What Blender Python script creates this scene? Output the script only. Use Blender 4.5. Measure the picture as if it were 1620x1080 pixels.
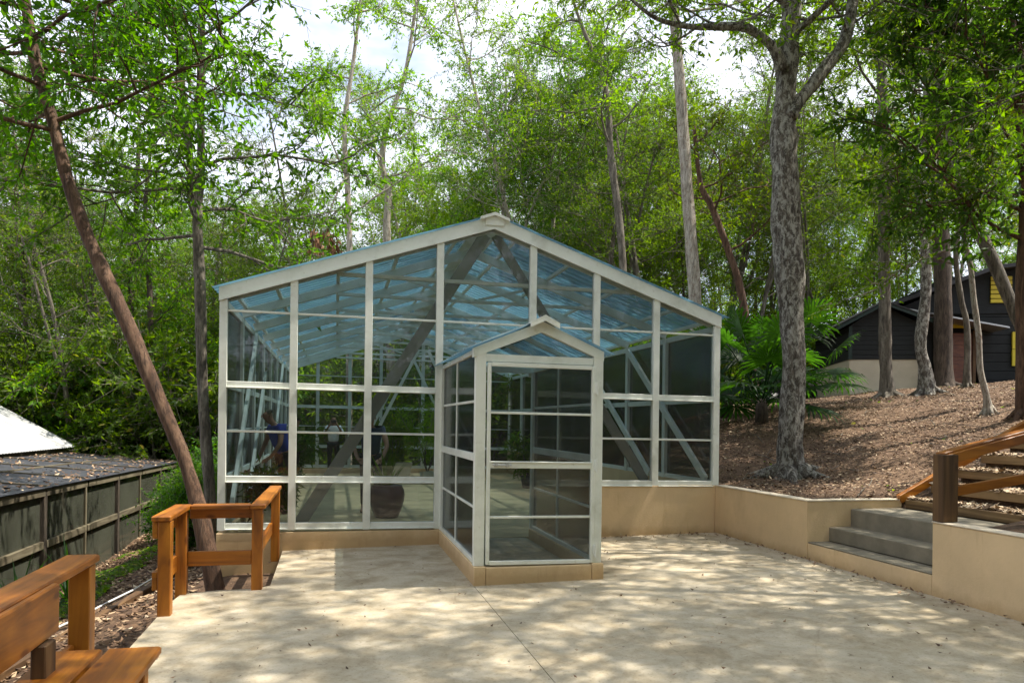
import bpy, math, random
import numpy as np
from mathutils import Vector, Matrix, noise
rad = math.radians
for o in list(bpy.data.objects): bpy.data.objects.remove(o)
SC = bpy.context.scene
COL = SC.collection
# ------------------------------------------------------------------ camera
YAW, RHO, FPX, EYE = rad(13.04), .0125, 1204., 1.65
FWD = Vector((math.sin(YAW), math.cos(YAW), 0)); R0 = Vector((math.cos(YAW), -math.sin(YAW), 0)); ZU = Vector((0, 0, 1))
CR = R0*math.cos(RHO)+ZU*math.sin(RHO); CU = -R0*math.sin(RHO)+ZU*math.cos(RHO)
EYEP = Vector((0, 0, EYE))
cd = bpy.data.cameras.new('camera'); cam = bpy.data.objects.new('camera', cd); COL.objects.link(cam)
M3 = Matrix((CR, CU, -FWD)).transposed()
cam.matrix_world = Matrix.Translation(EYEP) @ M3.to_4x4()
cd.sensor_width = 36; cd.lens = FPX/1620*36; cd.shift_y = 130/1620; cd.clip_end = 600; cd.clip_start = .05
SC.camera = cam
# ------------------------------------------------------------------ sky and sun
SUN_EL, SUN_AZ = rad(62), math.atan2(.98, -.12)          # azimuth measured from +Y towards +X
W = bpy.data.worlds.new('World'); SC.world = W; W.use_nodes = True
nt = W.node_tree; bgn = nt.nodes['Background']
sky = nt.nodes.new('ShaderNodeTexSky'); sky.sky_type = 'NISHITA'; sky.sun_disc = False
sky.sun_elevation = SUN_EL; sky.sun_rotation = SUN_AZ; sky.dust_density = 2.0
tc = nt.nodes.new('ShaderNodeTexCoord'); mp = nt.nodes.new('ShaderNodeMapping'); mp.inputs['Scale'].default_value = (1.2, 1.2, 3.2)
nz = nt.nodes.new('ShaderNodeTexNoise'); nz.inputs['Scale'].default_value = 2.2; nz.inputs['Detail'].default_value = 6; nz.inputs['Roughness'].default_value = .55
cr = nt.nodes.new('ShaderNodeValToRGB'); cr.color_ramp.elements[0].position = .30; cr.color_ramp.elements[1].position = .50
mx = nt.nodes.new('ShaderNodeMix'); mx.data_type = 'RGBA'; mx.inputs[7].default_value = (5.4, 5.6, 6.4, 1)
nt.links.new(tc.outputs['Generated'], mp.inputs[0]); nt.links.new(mp.outputs[0], nz.inputs[0]); nt.links.new(nz.outputs[0], cr.inputs[0])
nt.links.new(cr.outputs[0], mx.inputs[0]); nt.links.new(sky.outputs[0], mx.inputs[6]); nt.links.new(mx.outputs[2], bgn.inputs[0])
bgn.inputs[1].default_value = .125
sl = bpy.data.lights.new('sun', 'SUN'); sl.energy = 4.5; sl.angle = rad(.53); sl.color = (1, .93, .82)
so = bpy.data.objects.new('sun', sl); COL.objects.link(so)
SD = Vector((math.sin(SUN_AZ)*math.cos(SUN_EL), math.cos(SUN_AZ)*math.cos(SUN_EL), math.sin(SUN_EL)))
so.rotation_euler = SD.to_track_quat('Z', 'Y').to_euler(); so.location = (8, 0, 30)
SC.view_settings.view_transform = 'Standard'; SC.view_settings.look = 'None'; SC.view_settings.gamma = 1
SC.view_settings.exposure = 1.08
cy = SC.cycles; cy.max_bounces = 9; cy.diffuse_bounces = 4; cy.glossy_bounces = 3; cy.transmission_bounces = 4; cy.transparent_max_bounces = 24
cy.caustics_reflective = False; cy.caustics_refractive = False; cy.use_denoising = True; cy.sample_clamp_indirect = 6

# ------------------------------------------------------------------ helpers
def pix(px, py, D):                       # a pixel of the photograph at depth D metres
    return EYEP + D*(FWD + (px-810)/FPX*CR - (py-670)/FPX*CU)
def pixY(px, py, Y):
    d = FWD + (px-810)/FPX*CR - (py-670)/FPX*CU
    return EYEP + d*(Y/d.y)
def slabz(x): return .019*(x+.6)

def new_mat(name):
    m = bpy.data.materials.new(name); m.use_nodes = True
    n = m.node_tree; return m, n, n.nodes['Principled BSDF']
def N(n, t, **k):
    x = n.nodes.new(t)
    for a, b in k.items():
        if isinstance(a, str) and a.startswith('_'): setattr(x, a[1:], b)
        else: x.inputs[a.replace('__', ' ')].default_value = b
    return x
def ramp(n, stops, src):
    r = n.nodes.new('ShaderNodeValToRGB'); e = r.color_ramp.elements
    while len(e) < len(stops): e.new(.5)
    for i, (p, c) in enumerate(stops):
        e[i].position = p; e[i].color = (*c, 1) if len(c) == 3 else c
    n.links.new(src, r.inputs[0]); return r.outputs[0]
def tex(n, scale, detail=5, rough=.55, stretch=(1, 1, 1), coord='Object', dist=0, rot=(0, 0, 0)):
    t = n.nodes.new('ShaderNodeTexCoord'); mpp = n.nodes.new('ShaderNodeMapping'); mpp.inputs['Scale'].default_value = stretch; mpp.inputs['Rotation'].default_value = rot
    x = N(n, 'ShaderNodeTexNoise', Scale=scale, Detail=detail, Roughness=rough, Distortion=dist)
    n.links.new(t.outputs[coord], mpp.inputs[0]); n.links.new(mpp.outputs[0], x.inputs[0]); return x.outputs[0]
def mixc(n, a, b, fac, mode='MIX'):
    m = n.nodes.new('ShaderNodeMix'); m.data_type = 'RGBA'; m.blend_type = mode
    for i, v in ((0, fac), (6, a), (7, b)):
        if hasattr(v, 'links'): n.links.new(v, m.inputs[i])
        else: m.inputs[i].default_value = v if i == 0 else (*v, 1)
    return m.outputs[2]
def bump(n, b, h, strength=.3, dist=.01):
    k = N(n, 'ShaderNodeBump', Strength=strength, Distance=dist); n.links.new(h, k.inputs['Height']); n.links.new(k.outputs[0], b.inputs['Normal'])

def simple(name, col, rough=.6, var=.12, scale=6, metal=0, bmp=.1):
    m, n, b = new_mat(name)
    c = ramp(n, [(.3, [x*(1-var) for x in col]), (.7, [min(1, x*(1+var)) for x in col])], tex(n, scale, 6, .6))
    n.links.new(c, b.inputs['Base Color']); b.inputs['Roughness'].default_value = rough; b.inputs['Metallic'].default_value = metal
    if bmp: bump(n, b, tex(n, scale*8, 4), bmp, .004)
    return m

def mat_concrete():
    m, n, b = new_mat('patio_concrete')
    c = ramp(n, [(.28, (.30, .25, .17)), (.48, (.44, .38, .275)), (.72, (.56, .50, .385))], tex(n, 1.7, 12, .72, dist=.3))
    st = ramp(n, [(.42, (1, 1, 1)), (.56, (.80, .76, .68)), (.68, (.62, .56, .46))], tex(n, 3.3, 8, .7, dist=.6))
    c = mixc(n, c, st, .8, 'MULTIPLY')
    sp = ramp(n, [(.56, (1, 1, 1)), (.68, (.50, .44, .35))], tex(n, 42, 5, .65)); c = mixc(n, c, sp, .6, 'MULTIPLY')
    t = n.nodes.new('ShaderNodeTexCoord'); v = N(n, 'ShaderNodeTexVoronoi', _feature='DISTANCE_TO_EDGE', Scale=.42); wv = n.nodes.new('ShaderNodeVectorMath'); wv.operation = 'ADD'; w2 = N(n, 'ShaderNodeTexNoise', Scale=3., Detail=6); sc_ = n.nodes.new('ShaderNodeVectorMath'); sc_.operation = 'SCALE'; sc_.inputs['Scale'].default_value = .5
    n.links.new(w2.outputs['Color'], sc_.inputs[0]); n.links.new(t.outputs['Object'], wv.inputs[0]); n.links.new(sc_.outputs[0], wv.inputs[1]); n.links.new(wv.outputs[0], v.inputs[0])
    ck = ramp(n, [(.0, (.40, .34, .26)), (.004, (1, 1, 1))], v.outputs[0]); c = mixc(n, c, ck, .22, 'MULTIPLY')
    n.links.new(c, b.inputs['Base Color']); b.inputs['Roughness'].default_value = .85
    bump(n, b, tex(n, 60, 6, .7), .25, .004); return m
def mat_plaster(name, col):
    m, n, b = new_mat(name)
    c = ramp(n, [(.3, [x*.86 for x in col]), (.7, [x*1.08 for x in col])], tex(n, 1.3, 7, .6))
    st = ramp(n, [(.5, (1, 1, 1)), (.75, (.72, .66, .58))], tex(n, 2.2, 8, .7, stretch=(1, 1, .35)))
    c = mixc(n, c, st, .5, 'MULTIPLY'); 
    dr = ramp(n, [(.58, (1, 1, 1)), (.70, (.66, .60, .50))], tex(n, 7, 8, .75, stretch=(1, 1, .12))); c = mixc(n, c, dr, .4, 'MULTIPLY')
    t = n.nodes.new('ShaderNodeTexCoord'); v = N(n, 'ShaderNodeTexVoronoi', _feature='DISTANCE_TO_EDGE', Scale=.9); n.links.new(t.outputs['Object'], v.inputs[0])
    ck = ramp(n, [(.0, (.45, .38, .28)), (.004, (1, 1, 1))], v.outputs[0]); c = mixc(n, c, ck, .0, 'MULTIPLY')
    sx = n.nodes.new('ShaderNodeSeparateXYZ'); gq = n.nodes.new('ShaderNodeNewGeometry'); n.links.new(gq.outputs['Position'], sx.inputs[0])
    ad = N(n, 'ShaderNodeMath', _operation='MULTIPLY_ADD'); ad.inputs[1].default_value = -.22; n.links.new(tex(n, 5, 6, .7), ad.inputs[0]); n.links.new(sx.outputs['Z'], ad.inputs[2])
    sp_ = ramp(n, [(.0, (.58, .50, .38)), (.12, (1, 1, 1))], ad.outputs[0]); c = mixc(n, c, sp_, .6, 'MULTIPLY')
    n.links.new(c, b.inputs['Base Color']); b.inputs['Roughness'].default_value = .85
    bump(n, b, tex(n, 28, 8, .7), .5, .006); return m
def mat_wood(name, cols, axis, gscale=9, rough=.45):
    st = {'x': (.07, 1, 1), 'y': (1, .07, 1), 'z': (1, 1, .07)}[axis]
    m, n, b = new_mat(name)
    g = tex(n, gscale, 7, .6, stretch=st, dist=.9)
    c = ramp(n, [(.30, cols[0]), (.48, cols[1]), (.62, cols[2]), (.74, cols[1])], g)
    big = ramp(n, [(.35, (.72, .68, .62)), (.65, (1.0, 1.0, 1.0))], tex(n, 2.2, 4)); c = mixc(n, c, big, .8, 'MULTIPLY')
    # knots
    t = n.nodes.new('ShaderNodeTexCoord'); mpp = n.nodes.new('ShaderNodeMapping')
    mpp.inputs['Scale'].default_value = {'x': (2.2, 5, 5), 'y': (5, 2.2, 5), 'z': (5, 5, 2.2)}[axis]
    v = N(n, 'ShaderNodeTexVoronoi', Scale=1.0); n.links.new(t.outputs['Object'], mpp.inputs[0]); n.links.new(mpp.outputs[0], v.inputs[0])
    k = ramp(n, [(.06, (.28, .15, .07)), (.14, (1, 1, 1))], v.outputs[0]); c = mixc(n, c, k, .8, 'MULTIPLY')
    n.links.new(c, b.inputs['Base Color']); b.inputs['Roughness'].default_value = rough
    bump(n, b, g, .25, .004); return m
def mat_paint():
    m, n, b = new_mat('white_frame_paint')
    c = ramp(n, [(.3, (.56, .575, .50)), (.5, (.74, .76, .69)), (.8, (.82, .84, .78))], tex(n, 2.2, 8, .65))
    d = ramp(n, [(.60, (1, 1, 1)), (.72, (.62, .58, .48))], tex(n, 14, 6, .7)); c = mixc(n, c, d, .45, 'MULTIPLY')
    n.links.new(c, b.inputs['Base Color']); b.inputs['Roughness'].default_value = .5; bump(n, b, tex(n, 30, 3), .06, .003); return m
def mat_bark(name, cols, scale=5, blotch=None, bs=.5, th=.45):
    m, n, b = new_mat(name)
    g = tex(n, scale, 9, .7, stretch=(1.6, 1.6, .45), dist=.6)
    c = ramp(n, [(.30, cols[0]), (.5, cols[1]), (.7, cols[2])], g)
    fis = ramp(n, [(.40, (.28, .26, .25)), (.50, (1, 1, 1)), (.66, (1.25, 1.2, 1.15))], tex(n, scale*2.6, 9, .78, stretch=(1.8, 1.8, .2), dist=1.0)); c = mixc(n, c, fis, .9, 'MULTIPLY')
    if blotch:
        f = ramp(n, [(th, (0, 0, 0)), (th+.09, (1, 1, 1))], tex(n, 13, 9, .82, stretch=(1, 1, .5), dist=.4))
        c = mixc(n, c, blotch, f)
    n.links.new(c, b.inputs['Base Color']); b.inputs['Roughness'].default_value = .9
    bump(n, b, tex(n, scale*2.4, 9, .75, stretch=(2.2, 2.2, .4), dist=.5), bs*1.6, .05); return m
def mat_leaf(name, dark, light, trans, yellow=None):
    m, n, b = new_mat(name)
    at = n.nodes.new('ShaderNodeAttribute'); at.attribute_name = 'tint'
    oi = n.nodes.new('ShaderNodeObjectInfo')
    st = [(0, dark), (.75, light)]
    if yellow: st += [(.93, light), (1, yellow)]
    c = ramp(n, st, at.outputs['Fac'])
    hs = N(n, 'ShaderNodeHueSaturation'); mr = N(n, 'ShaderNodeMapRange'); mr.inputs[3].default_value = .475; mr.inputs[4].default_value = .515
    mv = N(n, 'ShaderNodeMapRange'); mv.inputs[3].default_value = .72; mv.inputs[4].default_value = 1.3
    n.links.new(oi.outputs['Random'], mr.inputs[0]); n.links.new(oi.outputs['Random'], mv.inputs[0]); n.links.new(mr.outputs[0], hs.inputs['Hue']); n.links.new(mv.outputs[0], hs.inputs['Value']); n.links.new(c, hs.inputs['Color'])
    n.links.new(hs.outputs[0], b.inputs['Base Color']); b.inputs['Roughness'].default_value = .48; b.inputs['Specular IOR Level'].default_value = .2
    tr = n.nodes.new('ShaderNodeBsdfTranslucent'); tcx = mixc(n, hs.outputs[0], trans, .55)
    tc2 = N(n, 'ShaderNodeHueSaturation', Saturation=1.1, Value=1.75); n.links.new(tcx, tc2.inputs['Color']); n.links.new(tc2.outputs[0], tr.inputs[0])
    ms = n.nodes.new('ShaderNodeMixShader'); ms.inputs[0].default_value = .5
    n.links.new(b.outputs[0], ms.inputs[1]); n.links.new(tr.outputs[0], ms.inputs[2]); n.links.new(ms.outputs[0], n.nodes['Material Output'].inputs[0]); return m
def mat_glass(name, tint, refl=1.0, rough=.015):
    m, n, b = new_mat(name); n.nodes.remove(b)
    t = n.nodes.new('ShaderNodeBsdfTransparent'); t.inputs[0].default_value = (*tint, 1)
    g = n.nodes.new('ShaderNodeBsdfGlossy'); g.inputs['Roughness'].default_value = rough; g.inputs[0].default_value = (.9, .93, .95, 1)
    f = n.nodes.new('ShaderNodeFresnel'); f.inputs[0].default_value = 1.5
    mu = N(n, 'ShaderNodeMath', _operation='MULTIPLY'); mu.inputs[1].default_value = refl; mu.use_clamp = True; n.links.new(f.outputs[0], mu.inputs[0])
    ms = n.nodes.new('ShaderNodeMixShader'); n.links.new(mu.outputs[0], ms.inputs[0]); n.links.new(t.outputs[0], ms.inputs[1]); n.links.new(g.outputs[0], ms.inputs[2])
    dd = n.nodes.new('ShaderNodeBsdfDiffuse'); dd.inputs[0].default_value = (.42, .42, .38, 1)
    df = ramp(n, [(.35, (.015, .015, .015)), (.74, (.035, .035, .035))], tex(n, 2.6, 8, .7, stretch=(1, 1, .35)))
    m3 = n.nodes.new('ShaderNodeMixShader'); n.links.new(df, m3.inputs[0]); n.links.new(ms.outputs[0], m3.inputs[1]); n.links.new(dd.outputs[0], m3.inputs[2])
    n.links.new(m3.outputs[0], n.nodes['Material Output'].inputs[0]); return m
def mat_roofsheet():
    m, n, b = new_mat('blue_translucent_sheeting')
    c = ramp(n, [(.3, (.04, .115, .18)), (.7, (.09, .22, .31))], tex(n, 1.4, 6, .6))
    t = n.nodes.new('ShaderNodeBsdfTransparent'); t.inputs[0].default_value = (.36, .48, .54, 1)
    l = n.nodes.new('ShaderNodeBsdfTranslucent'); n.links.new(c, l.inputs[0])
    b.inputs['Base Color'].default_value = (.42, .52, .50, 1); b.inputs['Roughness'].default_value = .3
    m1 = n.nodes.new('ShaderNodeMixShader'); m1.inputs[0].default_value = .56; n.links.new(t.outputs[0], m1.inputs[1]); n.links.new(l.outputs[0], m1.inputs[2])
    m2 = n.nodes.new('ShaderNodeMixShader'); m2.inputs[0].default_value = .28; n.links.new(m1.outputs[0], m2.inputs[1]); n.links.new(b.outputs[0], m2.inputs[2])
    n.links.new(m2.outputs[0], n.nodes['Material Output'].inputs[0]); return m
def mat_ground():
    m, n, b = new_mat('leaf_mulch_ground')
    c = ramp(n, [(.3, (.055, .032, .018)), (.48, (.13, .075, .04)), (.62, (.20, .125, .07)), (.8, (.28, .20, .12))], tex(n, 9, 9, .75))
    d = ramp(n, [(.35, (.55, .5, .45)), (.6, (1, 1, 1))], tex(n, .7, 5)); c = mixc(n, c, d, .8, 'MULTIPLY')
    n.links.new(c, b.inputs['Base Color']); b.inputs['Roughness'].default_value = .95
    bump(n, b, tex(n, 22, 8, .75), .8, .04); return m
def mat_tint(name, stops, rough=.8):
    m, n, b = new_mat(name); at = n.nodes.new('ShaderNodeAttribute'); at.attribute_name = 'tint'
    n.links.new(ramp(n, stops, at.outputs['Fac']), b.inputs['Base Color']); b.inputs['Roughness'].default_value = rough; return m

M = {}
M['concrete'] = mat_concrete()
M['stepconc'] = simple('step_concrete', (.20, .175, .125), .85, .25, 4, bmp=.25)
M['plaster'] = mat_plaster('tan_plaster', (.68, .50, .29))
M['cap'] = simple('sunlit_wall_top', (.66, .57, .43), .8, .12, 5)  # sunlight on the wall tops put into a paler tone
OR = ((.12, .034, .004), (.32, .105, .006), (.45, .168, .012))
for a in 'xyz': M['wood'+a] = mat_wood('orange_stained_wood_'+a, OR, a)
DW = ((.035, .018, .008), (.095, .048, .017), (.155, .085, .032))
for a in 'xyz': M['dwood'+a] = mat_wood('weathered_wood_'+a, DW, a, rough=.75)
OW = ((.05, .042, .026), (.12, .10, .062), (.20, .175, .115))
for a in 'xyz': M['greyplank'+a] = mat_wood('grey_green_old_wood_'+a, OW, a, rough=.8)
M['tread'] = mat_wood('sunlit_stair_timber', ((.07, .038, .014), (.19, .115, .045), (.29, .19, .085)), 'y', rough=.7)  # weathered timber lightened, sun on the risers put into the colour
M['paint'] = mat_paint()
M['grey'] = simple('shaded_frame_paint', (.27, .27, .25), .55, .15, 3)  # darker version of the frame paint, shade put into the colour
M['glass'] = mat_glass('clear_glass', (.88, .90, .90), .6)
M['screen'] = mat_glass('dark_insect_screen', (.42, .43, .43), .6, .12)
def mat_net():
    m, n, b = new_mat('grey_green_netting'); b.inputs['Base Color'].default_value = (.075, .08, .056, 1); b.inputs['Roughness'].default_value = .7
    t = n.nodes.new('ShaderNodeBsdfTransparent'); ms = n.nodes.new('ShaderNodeMixShader'); f = ramp(n, [(.35, (.32, .32, .32)), (.65, (.62, .62, .62))], tex(n, 1.2, 4))
    n.links.new(f, ms.inputs[0]); n.links.new(t.outputs[0], ms.inputs[1]); n.links.new(b.outputs[0], ms.inputs[2]); n.links.new(ms.outputs[0], n.nodes['Material Output'].inputs[0]); return m
M['net'] = mat_net()
M['roof'] = mat_roofsheet()
M['ground'] = mat_ground()
M['litter'] = mat_tint('dry_leaf', [(0, (.05, .025, .013)), (.35, (.14, .078, .04)), (.7, (.235, .145, .08)), (.92, (.38, .27, .16)), (1, (.56, .46, .32))])
M['barkred'] = mat_bark('reddish_brown_bark', ((.04, .022, .013), (.115, .062, .036), (.22, .135, .085)), 4)
M['barkgrey'] = mat_bark('grey_bark', ((.05, .042, .032), (.15, .13, .10), (.30, .27, .22)), 5)
M['barkpatch'] = mat_bark('lichen_patched_bark', ((.03, .024, .018), (.10, .082, .062), (.22, .19, .15)), 6, (.46, .44, .38), .8, .47)
M['barkpale'] = mat_bark('pale_spotted_bark', ((.20, .17, .135), (.42, .38, .31), (.56, .52, .45)), 6, (.17, .095, .06), .5, .53)
M['barkdark'] = mat_bark('dark_bark', ((.025, .018, .012), (.07, .052, .036), (.13, .10, .072)), 5)
M['leafA'] = mat_leaf('glossy_green_leaf', (.014, .045, .010), (.055, .13, .018), (.13, .29, .012))
M['leafB'] = mat_leaf('fresh_green_leaf', (.022, .07, .009), (.105, .205, .016), (.25, .42, .012), (.34, .33, .03))
M['leafC'] = mat_leaf('olive_green_leaf', (.018, .045, .009), (.075, .125, .02), (.17, .27, .015), (.28, .20, .04))
M['leafD'] = mat_leaf('dark_green_leaf', (.012, .036, .01), (.04, .09, .018), (.09, .18, .015))
M['palm'] = mat_leaf('palm_green', (.009, .034, .009), (.028, .08, .016), (.065, .16, .015))
M['soil'] = simple('potting_soil', (.04, .03, .02), .95)
M['black'] = simple('black_plastic', (.02, .02, .022), .5)
M['metal'] = simple('galvanised_metal', (.45, .46, .46), .4, .1, 5, .7)

def prop(o, label=None, cat=None, group=None, kind=None):
    for k, v in (('label', label), ('category', cat), ('group', group), ('kind', kind)):
        if v: o[k] = v
    return o
def empty(name, loc, label, cat, group=None):
    o = bpy.data.objects.new(name, None); COL.objects.link(o); o.location = loc; o.empty_display_size = .2
    return prop(o, label, cat, group)
class MB:
    def __init__(s, shear=0): s.v = []; s.f = []; s.sh = shear; s.tint = None
    def add(s, vs, fs):
        k = len(s.v); s.v += [tuple(v) for v in vs]; s.f += [tuple(i+k for i in f) for f in fs]
    def box(s, x0, x1, y0, y1, z0, z1, c=0):
        s.beam(Vector(((x0+x1)/2, (y0+y1)/2, z0)), Vector(((x0+x1)/2, (y0+y1)/2, z1)), x1-x0, y1-y0, Vector((1, 0, 0)), c); return s
    def beam(s, p0, p1, w, h, side=None, c=0):      # w along side, h across it, chamfer c
        p0, p1 = Vector(p0), Vector(p1); d = (p1-p0).normalized()
        if side is None: side = d.cross(ZU) if abs(d.z) < .98 else Vector((1, 0, 0))
        side = (side-d*side.dot(d)).normalized(); up = side.cross(d).normalized()
        a, b = w/2, h/2
        pr = [(-a, -b), (a, -b), (a, b), (-a, b)] if c <= 0 else [(-a+c, -b), (a-c, -b), (a, -b+c), (a, b-c), (a-c, b), (-a+c, b), (-a, b-c), (-a, -b+c)]
        n = len(pr); rings = []
        if c > 0:
            q = [(x*(1-c/a), y*(1-c/b)) for x, y in pr]
            rings = [(p0, q), (p0+d*c, pr), (p1-d*c, pr), (p1, q)]
        else: rings = [(p0, pr), (p1, pr)]
        vs = [p+side*x+up*y for p, r in rings for x, y in r]
        fs = [tuple(range(n))[::-1], tuple(range((len(rings)-1)*n, len(rings)*n))]
        for r in range(len(rings)-1):
            for i in range(n): j = (i+1) % n; fs.append((r*n+i, r*n+j, (r+1)*n+j, (r+1)*n+i))
        s.add(vs, fs); return s
    def prism(s, pts, off):                           # polygon extruded by a vector
        n = len(pts); off = Vector(off); P = [Vector(p) for p in pts]
        s.add(P+[p+off for p in P], [tuple(range(n))[::-1], tuple(range(n, 2*n))]+[(i, (i+1) % n, n+(i+1) % n, n+i) for i in range(n)]); return s
    def tube(s, pts, rs, seg=8, rough=0, caps=True, seed=0):
        P = [Vector(p) for p in pts]; n = len(P); k = len(s.v)
        d = (P[1]-P[0]).normalized(); u = d.orthogonal().normalized()
        for i in range(n):
            d = (P[min(i+1, n-1)]-P[max(i-1, 0)]).normalized(); u = (u-d*u.dot(d)).normalized(); w = d.cross(u)
            for j in range(seg):
                a = 2*math.pi*j/seg; v = u*math.cos(a)+w*math.sin(a); r = rs[i]
                if rough:
                    q = P[i]+v*r
                    r *= 1+rough*noise.noise(Vector((q.x*3.1+seed, q.y*3.1, q.z*1.3)))+rough*.5*noise.noise(Vector((q.x*9+seed, q.y*9, q.z*4)))
                s.v.append(tuple(P[i]+v*r))
        for i in range(n-1):
            for j in range(seg): a = k+i*seg+j; b = k+i*seg+(j+1) % seg; s.f.append((a, b, b+seg, a+seg))
        if caps: s.f.append(tuple(range(k, k+seg))[::-1]); s.f.append(tuple(range(k+(n-1)*seg, k+n*seg)))
        return s
    def build(s, name, mat, parent=None, smooth=False, label=None):
        me = bpy.data.meshes.new(name)
        off = parent_loc(parent)
        vs = [(x-off[0], y-off[1], z-s.sh*(x-2)-off[2]) for x, y, z in s.v]
        me.from_pydata(vs, [], s.f)
        if smooth: me.polygons.foreach_set('use_smooth', [True]*len(me.polygons))
        me.materials.append(mat); o = bpy.data.objects.new(name, me); COL.objects.link(o)
        if parent: o.parent = parent
        if label: o['label'] = label
        return o
def parent_loc(p):
    v = Vector((0, 0, 0))
    while p is not None: v += p.location; p = p.parent
    return v
def recalc(o):
    import bmesh
    b = bmesh.new(); b.from_mesh(o.data); bmesh.ops.recalc_face_normals(b, faces=b.faces); b.to_mesh(o.data); b.free(); return o

# ---------------------------------------------------------------- leaves (numpy)
class Leaves:
    def __init__(s, seed): s.r = np.random.default_rng(seed); s.P = []; s.D = []; s.Lg = []
    def twig(s, p, d, L, n, size, spread=.55):
        t = s.r.uniform(.1, 1.05, n)[:, None]; p = np.array(p); d = np.array(d)
        s.P.append(p+d*L*t+s.r.normal(0, .03, (n, 3)))
        D = d*.55+s.r.normal(0, spread, (n, 3)); D[:, 2] -= .18
        s.D.append(D); s.Lg.append(size*s.r.uniform(.65, 1.25, n))
    def build(s, name, mat, parent, wide=.36, fold=.25):
        P = np.concatenate(s.P); D = np.concatenate(s.D); L = np.concatenate(s.Lg); n = len(P); off = parent_loc(parent); P = P-np.array(off)
        D /= np.linalg.norm(D, axis=1)[:, None]+1e-9
        A = s.r.normal(0, 1, (n, 3)); A[:, 2] *= .45; A[:, 2] += .9       # blade normals lean upward
        S = np.cross(D, A); S /= np.linalg.norm(S, axis=1)[:, None]+1e-9; U = np.cross(S, D)
        L = L[:, None]; w = L*wide*.5
        V = np.stack([P, P+D*L*.45+S*w+U*w*fold, P+D*L-U*L*.12, P+D*L*.45-S*w+U*w*fold], 1).reshape(-1, 3)
        i = np.arange(n)[:, None]*4; T = np.concatenate([i+[0, 1, 2], i+[0, 2, 3]], 1).reshape(-1, 3)
        return tri_mesh(name, V, T, mat, parent, np.repeat(s.r.random(n), 4))
def tri_mesh(name, V, T, mat, parent=None, tint=None):
    me = bpy.data.meshes.new(name); me.vertices.add(len(V)); me.vertices.foreach_set('co', V.astype(np.float32).ravel())
    me.loops.add(T.size); me.loops.foreach_set('vertex_index', T.astype(np.int32).ravel())
    me.polygons.add(len(T)); me.polygons.foreach_set('loop_start', np.arange(0, T.size, 3, dtype=np.int32))
    try: me.polygons.foreach_set('loop_total', np.full(len(T), 3, dtype=np.int32))
    except Exception: pass
    me.update(calc_edges=True)
    if tint is not None:
        a = me.attributes.new('tint', 'FLOAT', 'POINT'); a.data.foreach_set('value', tint.astype(np.float32))
    me.materials.append(mat); o = bpy.data.objects.new(name, me); COL.objects.link(o)
    if parent: o.parent = parent
    return o

def wander(rnd, p, d, L, n, bend, lift=0.):
    pts = [Vector(p)]; d = Vector(d).normalized()
    for i in range(n):
        d = (d+Vector((rnd.gauss(0, bend), rnd.gauss(0, bend), rnd.gauss(0, bend)+lift))).normalized(); pts.append(pts[-1]+d*L/n)
    return pts
def interp(pts, t):
    k = t*(len(pts)-1); i = min(int(k), len(pts)-2); return pts[i].lerp(pts[i+1], k-i), (pts[i+1]-pts[i]).normalized()
def branch_out(rnd, tm, lv, base, r0, P):
    """limbs > branches > twigs with leaves from a polyline; P: nl limbs, t0..1, L length, sub, tw, nleaf, size, elev, seg"""
    az = rnd.random()*6.28
    for i in range(P['nl']):
        t = P['t0']+(1-P['t0'])*(i+rnd.random()*.8)/P['nl']; p, d0 = interp(base, min(t, .995))
        az += 2.4+rnd.uniform(-.4, .4); el = P.get('elev', .5)+rnd.uniform(-.3, .4)
        if P.get('dir') is not None: az = P['dir']+rnd.uniform(-1, 1)*P.get('dspread', 1.6)
        d = Vector((math.cos(az)*math.cos(el), math.sin(az)*math.cos(el), math.sin(el)))
        L = P['L']*(1-.45*(t-P['t0'])/(1-P['t0']+1e-6))*rnd.uniform(.7, 1.15); rl = max(.015, r0*.42*(1-.5*t))
        q = wander(rnd, p, d, L, 6, .16, .03); tm.tube(q, [rl*(1-.8*j/6)+.006 for j in range(7)], 6, caps=False)
        for j in range(P['sub']):
            tt = .25+.75*(j+rnd.random())/P['sub']; p2, d2 = interp(q, min(tt, .99)); d2 = (d2*.7+Vector((rnd.gauss(0, .7), rnd.gauss(0, .7), rnd.gauss(.1, .5)))).normalized()
            L2 = L*.42*rnd.uniform(.6, 1.2); q2 = wander(rnd, p2, d2, L2, 3, .2, .02); tm.tube(q2, [.016, .012, .009, .005], 4, caps=False)
            for k in range(P['tw']):
                t3 = .15+.85*(k+rnd.random())/P['tw']; p3, d3 = interp(q2, min(t3, .99)); d3 = (d3*.5+Vector((rnd.gauss(0, .7), rnd.gauss(0, .7), rnd.gauss(-.05, .5)))).normalized()
                L3 = rnd.uniform(.35, .8)*P.get('twl', 1); tm.tube([p3, p3+d3*L3], [.006, .003], 3, caps=False)
                if rnd.random() < P.get('leafy', 1): lv.twig(p3, d3, L3, P['nleaf'], P['size'], P.get('spread', .55))
def smooth_path(pts, rs, n=5):
    out, ro = [], []
    for i in range(len(pts)-1):
        a = pts[max(i-1, 0)]; b = pts[i]; c = pts[i+1]; d = pts[min(i+2, len(pts)-1)]
        for k in range(n):
            t = k/n; out.append(.5*((2*b)+(c-a)*t+(2*a-5*b+4*c-d)*t*t+(3*b-a-3*c+d)*t**3)); ro.append(rs[i]+(rs[i+1]-rs[i])*t)
    return out+[pts[-1]], ro+[rs[-1]]
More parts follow.
